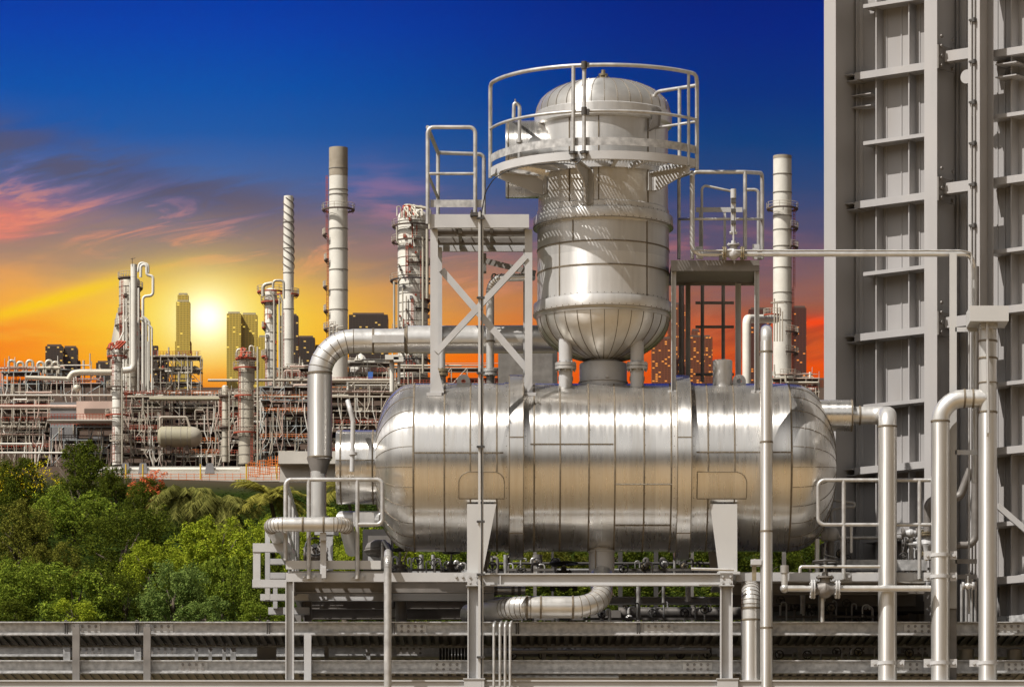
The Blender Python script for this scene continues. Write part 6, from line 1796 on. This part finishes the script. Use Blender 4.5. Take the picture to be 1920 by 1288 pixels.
def block(label, parts, mt, dy=0, roof=True):
    x0 = min(p[0] for p in parts); x1 = max(p[1] for p in parts); bot = 735
    t = T('high_rise', label, 'building', Cp((x0 + x1) / 2, bot, dy))
    for i, (a, b, top, d) in enumerate(parts):
        m = MB(); dep = S(max(18, (b - a) * .8), CY); m.box(Cp(a, bot, dy + d), Cp(b, top, dy + d) + V((0, dep, 0))); o = m.build('tower_block', FC[mt], t)
        if roof and b - a > 12:
            m = MB(); m.box(Cp(a + (b - a) * .1, top - .05, dy + d + 2), Cp(b - (b - a) * .1, top - 3.5, dy + d + 2) + V((0, dep * .6, 0))); m.build('roof_storey', H['brown'] if mt != 'sunglow' else H['drum'], o)
    return t


block('slim golden skyscraper left of the low sun', [(330, 356, 566, 0), (333, 353, 553, 4), (328, 358, 640, 6)], 'sunglow')
block('broad golden tower block right of the low sun', [(425, 452, 588, 0), (452.3, 482, 590, 8)], 'sunglow', 40)
block('smaller yellowish block behind the pale gooseneck column', [(484, 505, 632, 0)], 'sunglow', 120)
block('dark flat-topped block at the left skyline', [(85, 118, 649, 0), (118.3, 145, 652, 10), (145, 150, 676, 14)], 'dark', 60)
block('low dark block next to the multi-pipe tower', [(180, 212, 680, 0), (201, 215, 650, 18)], 'dark', 160)
block('dark block right of the multi-pipe tower', [(284, 296, 648, 0), (296, 316, 672, 10)], 'dark', 220)
block('dark block behind the spiral chimney', [(526, 559, 592, 0)], 'dark', 30)
block('wide dark block with lit windows left of the inlet pipe', [(556, 590, 633, 0), (590, 604, 650, 10)], 'dark', 100)
block('dark lit office block between tallest chimney and distillation column', [(654, 727, 590, 0)], 'dark', 10)
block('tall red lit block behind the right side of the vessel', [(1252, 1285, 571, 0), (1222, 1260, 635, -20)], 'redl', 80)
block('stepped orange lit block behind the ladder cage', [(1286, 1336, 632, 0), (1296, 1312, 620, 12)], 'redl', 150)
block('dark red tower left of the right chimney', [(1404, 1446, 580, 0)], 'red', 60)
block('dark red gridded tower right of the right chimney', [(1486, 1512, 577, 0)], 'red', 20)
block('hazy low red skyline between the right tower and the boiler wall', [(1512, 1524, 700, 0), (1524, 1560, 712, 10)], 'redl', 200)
# ------------------------------------------------------------------ trees on the hillside
def leafmat(name, c1, c2, trans=.28):
    m = bpy.data.materials.new(name); m.use_nodes = True; t = m.node_tree; N = t.nodes; L = t.links; N.clear()
    o = N.new('ShaderNodeOutputMaterial'); g = N.new('ShaderNodeNewGeometry'); r = N.new('ShaderNodeValToRGB')
    L.new(g.outputs['Random Per Island'], r.inputs['Fac'])
    r.color_ramp.elements[0].color = (*c1, 1); r.color_ramp.elements[1].color = (*c2, 1)
    d = N.new('ShaderNodeBsdfDiffuse'); L.new(r.outputs[0], d.inputs['Color'])
    tr = N.new('ShaderNodeBsdfTranslucent'); L.new(r.outputs[0], tr.inputs['Color'])
    mx = N.new('ShaderNodeMixShader'); mx.inputs[0].default_value = trans; L.new(d.outputs[0], mx.inputs[1]); L.new(tr.outputs[0], mx.inputs[2])
    L.new(mx.outputs[0], o.inputs['Surface'])
    return m


LM = {'under': leafmat('shaded_undergrowth_leaves', (.018, .028, .006), (.055, .08, .014)),  # undergrowth colour darkened so gaps between the crowns read as shade
      'deep': leafmat('deep_green_leaves', (0.045, 0.068, 0.009), (0.157, 0.180, 0.022)), 'olive': leafmat('olive_leaves', (0.087, 0.098, 0.016), (0.278, 0.267, 0.044)),
      'bright': leafmat('bright_yellow_green_leaves', (0.151, 0.220, 0.014), (0.534, 0.580, 0.052)), 'fresh': leafmat('fresh_green_leaves', (0.091, 0.147, 0.018), (0.353, 0.418, 0.051)),
      'cool': leafmat('cool_green_leaves', (0.078, 0.136, 0.030), (0.311, 0.395, 0.096)), 'flower': leafmat('yellow_blossom', (0.797, 0.478, 0.014), (0.850, 0.841, 0.043)),
      'red': leafmat('red_blossom', (0.850, 0.131, 0.058), (0.850, 0.319, 0.116)), 'palm': leafmat('palm_fronds', (0.099, 0.108, 0.027), (0.306, 0.288, 0.072)), 'palmgold': leafmat('golden_palm_fronds', (.15, .15, .025), (.46, .40, .08))}
BARK = mat('tree_bark', (.10, .075, .05), 0, .9, .25, 3)


def crown_mesh(name, seed, nl=5200, lobes=16, leaf=.030, flat=1.0, droop=0.0):
    """unit crown (about -1..1) of separate leaf-sized faces in clumps"""
    rr = random.Random(seed); vs, fs = [], []
    L_ = []
    for i in range(lobes):
        a = rr.uniform(0, 6.283); el = rr.uniform(-.95, 1.0); rad = rr.uniform(.30, .72) * math.sqrt(max(.1, 1 - el * el * .5))
        L_.append((V((math.cos(a) * rad, math.sin(a) * rad, el * .62)), rr.uniform(.24, .42)))
    sub = []
    for c, r in L_:
        for k in range(11):
            d = V((rr.gauss(0, 1), rr.gauss(0, 1), rr.gauss(.25, .8))).normalized(); sub.append((c + d * r * rr.uniform(.6, 1.0), r * rr.uniform(.28, .5)))
    for i in range(nl):
        c, r = rr.choice(sub); d = V((rr.gauss(0, 1), rr.gauss(0, 1), rr.gauss(.3, .9))).normalized()
        p = c + d * r * (rr.random() ** .35); p.z = p.z * flat - droop * (p.x * p.x + p.y * p.y) * .3
        nrm = (d + V((rr.gauss(0, .5), rr.gauss(0, .5), rr.gauss(.25, .5)))).normalized()
        a, b = frame_of(nrm); an = rr.uniform(0, 6.28); u = a * math.cos(an) + b * math.sin(an); w_ = nrm.cross(u)
        s_ = leaf * rr.uniform(.6, 1.5); o = len(vs)
        vs += [p - u * s_, p + w_ * s_ * .5 + nrm * s_ * .15, p + u * s_, p - w_ * s_ * .5 + nrm * s_ * .15]; fs.append((o, o + 1, o + 2, o + 3))
    me = bpy.data.meshes.new(name); me.from_pydata(vs, [], fs); me.materials.append(LM['deep']); me.update()
    return me


def trunk_mesh(seed):
    rr = random.Random(seed); m = MB()
    m.tube([V((0, 0, -1.9)), V((.03, .02, -1.1)), V((-.02, .03, -.5)), V((.02, 0, .1))], [.085, .065, .05, .03], 8)
    for i in range(9):
        a = rr.uniform(0, 6.28); z = rr.uniform(-1.0, -.1); e = V((math.cos(a) * rr.uniform(.25, .45), math.sin(a) * rr.uniform(.25, .45), z + rr.uniform(.4, .8)))
        m.tube([V((0, 0, z)), V((e.x * .4, e.y * .4, z + .25)), e], [.035, .025, .01], 6)
    me = bpy.data.meshes.new('trunk'); me.from_pydata(m.v, [], m.f); me.materials.append(BARK); me.polygons.foreach_set('use_smooth', [True] * len(me.polygons)); return me


CM = [crown_mesh('crown_round', 1, 15000, 26, .026), crown_mesh('crown_open', 2, 12000, 20, .026), crown_mesh('crown_feathery', 3, 20000, 28, .018, .8, .4), crown_mesh('crown_spreading', 4, 14000, 24, .025, .62), crown_mesh('crown_shrub', 5, 9000, 16, .034)]
FM = [crown_mesh('blossom', 6, 700, 12, .030), crown_mesh('blossom', 7, 3000, 12, .034)]
TM = [trunk_mesh(1), trunk_mesh(2)]
NT = [0]


def tree(label, x0, x1, top, bot, dist, ci, mt, flower=None, cat='tree', name='broadleaf_tree', fi=0):
    y = dist - D; c = P((x0 + x1) / 2, (top + bot) / 2, y); sx = S((x1 - x0) / 2, y) / .80; sz = S((bot - top) / 2, y) / (.78, .80, .60, .50, .78)[ci]
    NT[0] += 1; rz = NT[0] * 2.4
    t = T(name, label, cat, V((c.x, y, min(gz(y), c.z - sz))))
    o = bpy.data.objects.new('crown', CM[ci]); COL.objects.link(o); o.parent = t; o.location = c - t.location; o.scale = (sx, sx * .9, sz); o.rotation_euler = (0, 0, rz)
    o.material_slots[0].link = 'OBJECT'; o.material_slots[0].material = LM[mt]; ORG[o.name] = c
    if flower:
        q = bpy.data.objects.new('blossom', FM[fi]); COL.objects.link(q); q.parent = o; q.scale = (1.03, 1.03, 1.03); q.location = (0, 0, .04)
        q.material_slots[0].link = 'OBJECT'; q.material_slots[0].material = LM[flower]
    tr = bpy.data.objects.new('trunk', TM[NT[0] % 2]); COL.objects.link(tr); tr.parent = t; tr.location = c - t.location; tr.scale = (sx, sx, max(sz * .8, (c.z - gz(y) + .5) / 1.9)); tr.rotation_euler = (0, 0, rz * 2)
    return t


TR = [
    ('big dark broadleaf tree below the clad hall', 74, 214, 836, 962, 455, 1, 'deep'),
    ('dark tree with yellow blossom at the left edge', -10, 108, 862, 970, 440, 1, 'deep', 'flower'),
    ('small yellow blossoming tree cut by the left edge', -60, 34, 872, 960, 445, 4, 'olive', 'flower'),
    ('darkest small tree left of the drooping palm', 186, 250, 880, 962, 450, 0, 'deep'),
    ('low dark tree beside the red blossoms', 228, 300, 915, 990, 440, 1, 'deep'),
    ('olive crowned tree at the left edge halfway down', -40, 112, 948, 1080, 370, 1, 'olive'),
    ('flat-topped spreading tree below the big dark tree', 60, 222, 924, 1010, 400, 3, 'fresh'),
    ('large feathery dark tree in the middle of the bank', 118, 340, 968, 1110, 365, 2, 'deep'),
    ('rounded yellow-green tree under the palms', 334, 486, 976, 1115, 360, 0, 'bright'),
    ('tall yellow-green tree behind the outrigger frame', 468, 560, 972, 1105, 372, 0, 'bright'),
    ('bright loose shrub right of the feathery tree', 222, 342, 1022, 1120, 335, 1, 'bright'),
    ('olive shrub under the flat-topped tree', 40, 150, 1020, 1120, 345, 1, 'olive'),
    ('fresh green tree in the lower left corner', -30, 100, 1052, 1195, 315, 0, 'fresh'),
    ('light leafy shrub right of the lower left corner tree', 66, 222, 1072, 1195, 310, 4, 'fresh'),
    ('deep green shrub between the leafy shrub and the cool tree', 176, 292, 1082, 1195, 312, 2, 'deep'),
    ('cool green bushy tree above the second tray post', 262, 388, 1060, 1195, 308, 0, 'cool'),
    ('mid green tree left of the outrigger frame', 366, 476, 1048, 1195, 312, 0, 'fresh'),
    ('dark green tree behind the outrigger frame foot', 440, 560, 1052, 1195, 318, 1, 'deep'),
    ('low yellow-green bush along the cable tray', 96, 190, 1130, 1198, 300, 4, 'bright'),
    ('low pale bush along the cable tray', 330, 440, 1128, 1198, 300, 4, 'cool'),
    ('low deep bush at the left end of the cable tray', -20, 70, 1128, 1198, 302, 4, 'deep'),
    ('low bush along the tray below the outrigger frame', 440, 530, 1136, 1200, 300, 4, 'fresh'),
    ('yellow-green tree behind the black handwheel', 552, 650, 975, 1100, 360, 0, 'bright'),
    ('bright tree behind the pump motor', 628, 720, 985, 1110, 352, 0, 'bright'),
    ('yellow-green tree under the left tank end', 700, 800, 1000, 1105, 356, 1, 'bright'),
    ('green tree left of the left support leg', 780, 900, 1005, 1108, 350, 0, 'fresh'),
    ('bright tree between the support leg and the belt', 890, 1000, 1010, 1112, 356, 0, 'bright'),
    ('olive tree behind the flat handwheel', 980, 1100, 1012, 1115, 350, 0, 'olive'),
    ('deep tree right of the bottom nozzle', 1080, 1210, 1005, 1118, 352, 1, 'deep'),
    ('dark tree under the middle right of the tank', 1190, 1310, 1010, 1120, 350, 1, 'deep'),
    ('green tree left of the right support leg', 1290, 1400, 1008, 1118, 350, 0, 'deep'),
    ('dark green tree right of the right support leg', 1380, 1490, 1005, 1120, 350, 0, 'deep'),
    ('dark tree under the right tank end', 1470, 1570, 1010, 1120, 356, 1, 'deep'),
    ('dark shrub under the bottom nozzle elbow', 930, 1110, 1080, 1190, 310, 4, 'deep'),
    ('dark shrub right of the discharge pipe', 1100, 1300, 1080, 1195, 312, 4, 'deep'),
    ('dark shrub behind the right column', 1290, 1470, 1085, 1195, 314, 4, 'deep'),
    ('dark shrub behind the lower left platform', 540, 760, 1085, 1195, 314, 4, 'deep'),
    ('dark shrub under the left support leg', 740, 940, 1085, 1195, 316, 4, 'deep'),
    ('sunlit bush hanging over the retaining wall', 560, 640, 955, 1010, 420, 4, 'bright'),
]
for a in TR:
    tree(*a[:8], flower=a[8] if len(a) > 8 else None, name='shrub' if 'shrub' in a[0] or 'bush ' in a[0] else 'broadleaf_tree', cat='shrub' if 'shrub' in a[0] or 'bush ' in a[0] else 'tree')
tree('flame tree with red blossom left of the drooping palm', 238, 326, 900, 950, 448, 3, 'deep', 'red', fi=1)


def palm(label, px, py, rad, dist, seed, mt, n=22, droop=1.0):
    rr = random.Random(seed); y = dist - D; c = P(px, py, y); R0 = S(rad, y)
    t = T('palm_tree', label, 'palm tree', V((c.x, y, gz(y))))
    m = MB(); b = V((c.x + .4, y, gz(y) - .2)); m.tube([b, b.lerp(c, .5) + V((.15, 0, 0)), c], [R0 * .07, R0 * .05, R0 * .045], 8); m.build('trunk', BARK, t)
    m = MB()
    for i in range(n):
        a = 2 * math.pi * i / n + rr.uniform(-.15, .15); el = rr.uniform(-.1, 1.1); ln = R0 * rr.uniform(.8, 1.15)
        d = V((math.cos(a), math.sin(a) , 0)); pts = []
        for k in range(9):
            f = k / 8; pts.append(c + d * ln * (f * math.cos(el * (1 - f * .4))) + Z3 * ln * (math.sin(el) * f * 1.0 - droop * f * f * rr.uniform(.62, .72)))
        for k in range(8):
            p, q = pts[k], pts[k + 1]; ax = (q - p).normalized(); sd = ax.cross(Z3).normalized(); w_ = R0 * .30 * math.sin(math.pi * min(1, (k + .8) / 8.6)) ** .7
            for jj in range(7):
                e = p.lerp(q, jj / 7)
                for s_ in (-1, 1):
                    tip = e + sd * s_ * w_ * rr.uniform(.75, 1.1) + ax * w_ * .5 - Z3 * w_ * rr.uniform(.35, .8) * droop; wd = ax * R0 * .011
                    m.add([e - wd, e + wd, tip], [(0, 1, 2)], 0, False)
            m.add([p - sd * R0 * .01, p + sd * R0 * .01, q], [(0, 1, 2)], 0, False)
    o = m.build('crown', LM[mt], t)
    return t


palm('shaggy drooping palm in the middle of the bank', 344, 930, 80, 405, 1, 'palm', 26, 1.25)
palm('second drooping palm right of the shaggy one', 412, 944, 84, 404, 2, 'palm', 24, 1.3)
palm('golden coconut palm left of the guard rail', 506, 930, 82, 404, 3, 'palmgold', 24, .75)
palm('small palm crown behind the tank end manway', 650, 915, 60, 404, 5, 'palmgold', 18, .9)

# undergrowth covering the slope between the trees
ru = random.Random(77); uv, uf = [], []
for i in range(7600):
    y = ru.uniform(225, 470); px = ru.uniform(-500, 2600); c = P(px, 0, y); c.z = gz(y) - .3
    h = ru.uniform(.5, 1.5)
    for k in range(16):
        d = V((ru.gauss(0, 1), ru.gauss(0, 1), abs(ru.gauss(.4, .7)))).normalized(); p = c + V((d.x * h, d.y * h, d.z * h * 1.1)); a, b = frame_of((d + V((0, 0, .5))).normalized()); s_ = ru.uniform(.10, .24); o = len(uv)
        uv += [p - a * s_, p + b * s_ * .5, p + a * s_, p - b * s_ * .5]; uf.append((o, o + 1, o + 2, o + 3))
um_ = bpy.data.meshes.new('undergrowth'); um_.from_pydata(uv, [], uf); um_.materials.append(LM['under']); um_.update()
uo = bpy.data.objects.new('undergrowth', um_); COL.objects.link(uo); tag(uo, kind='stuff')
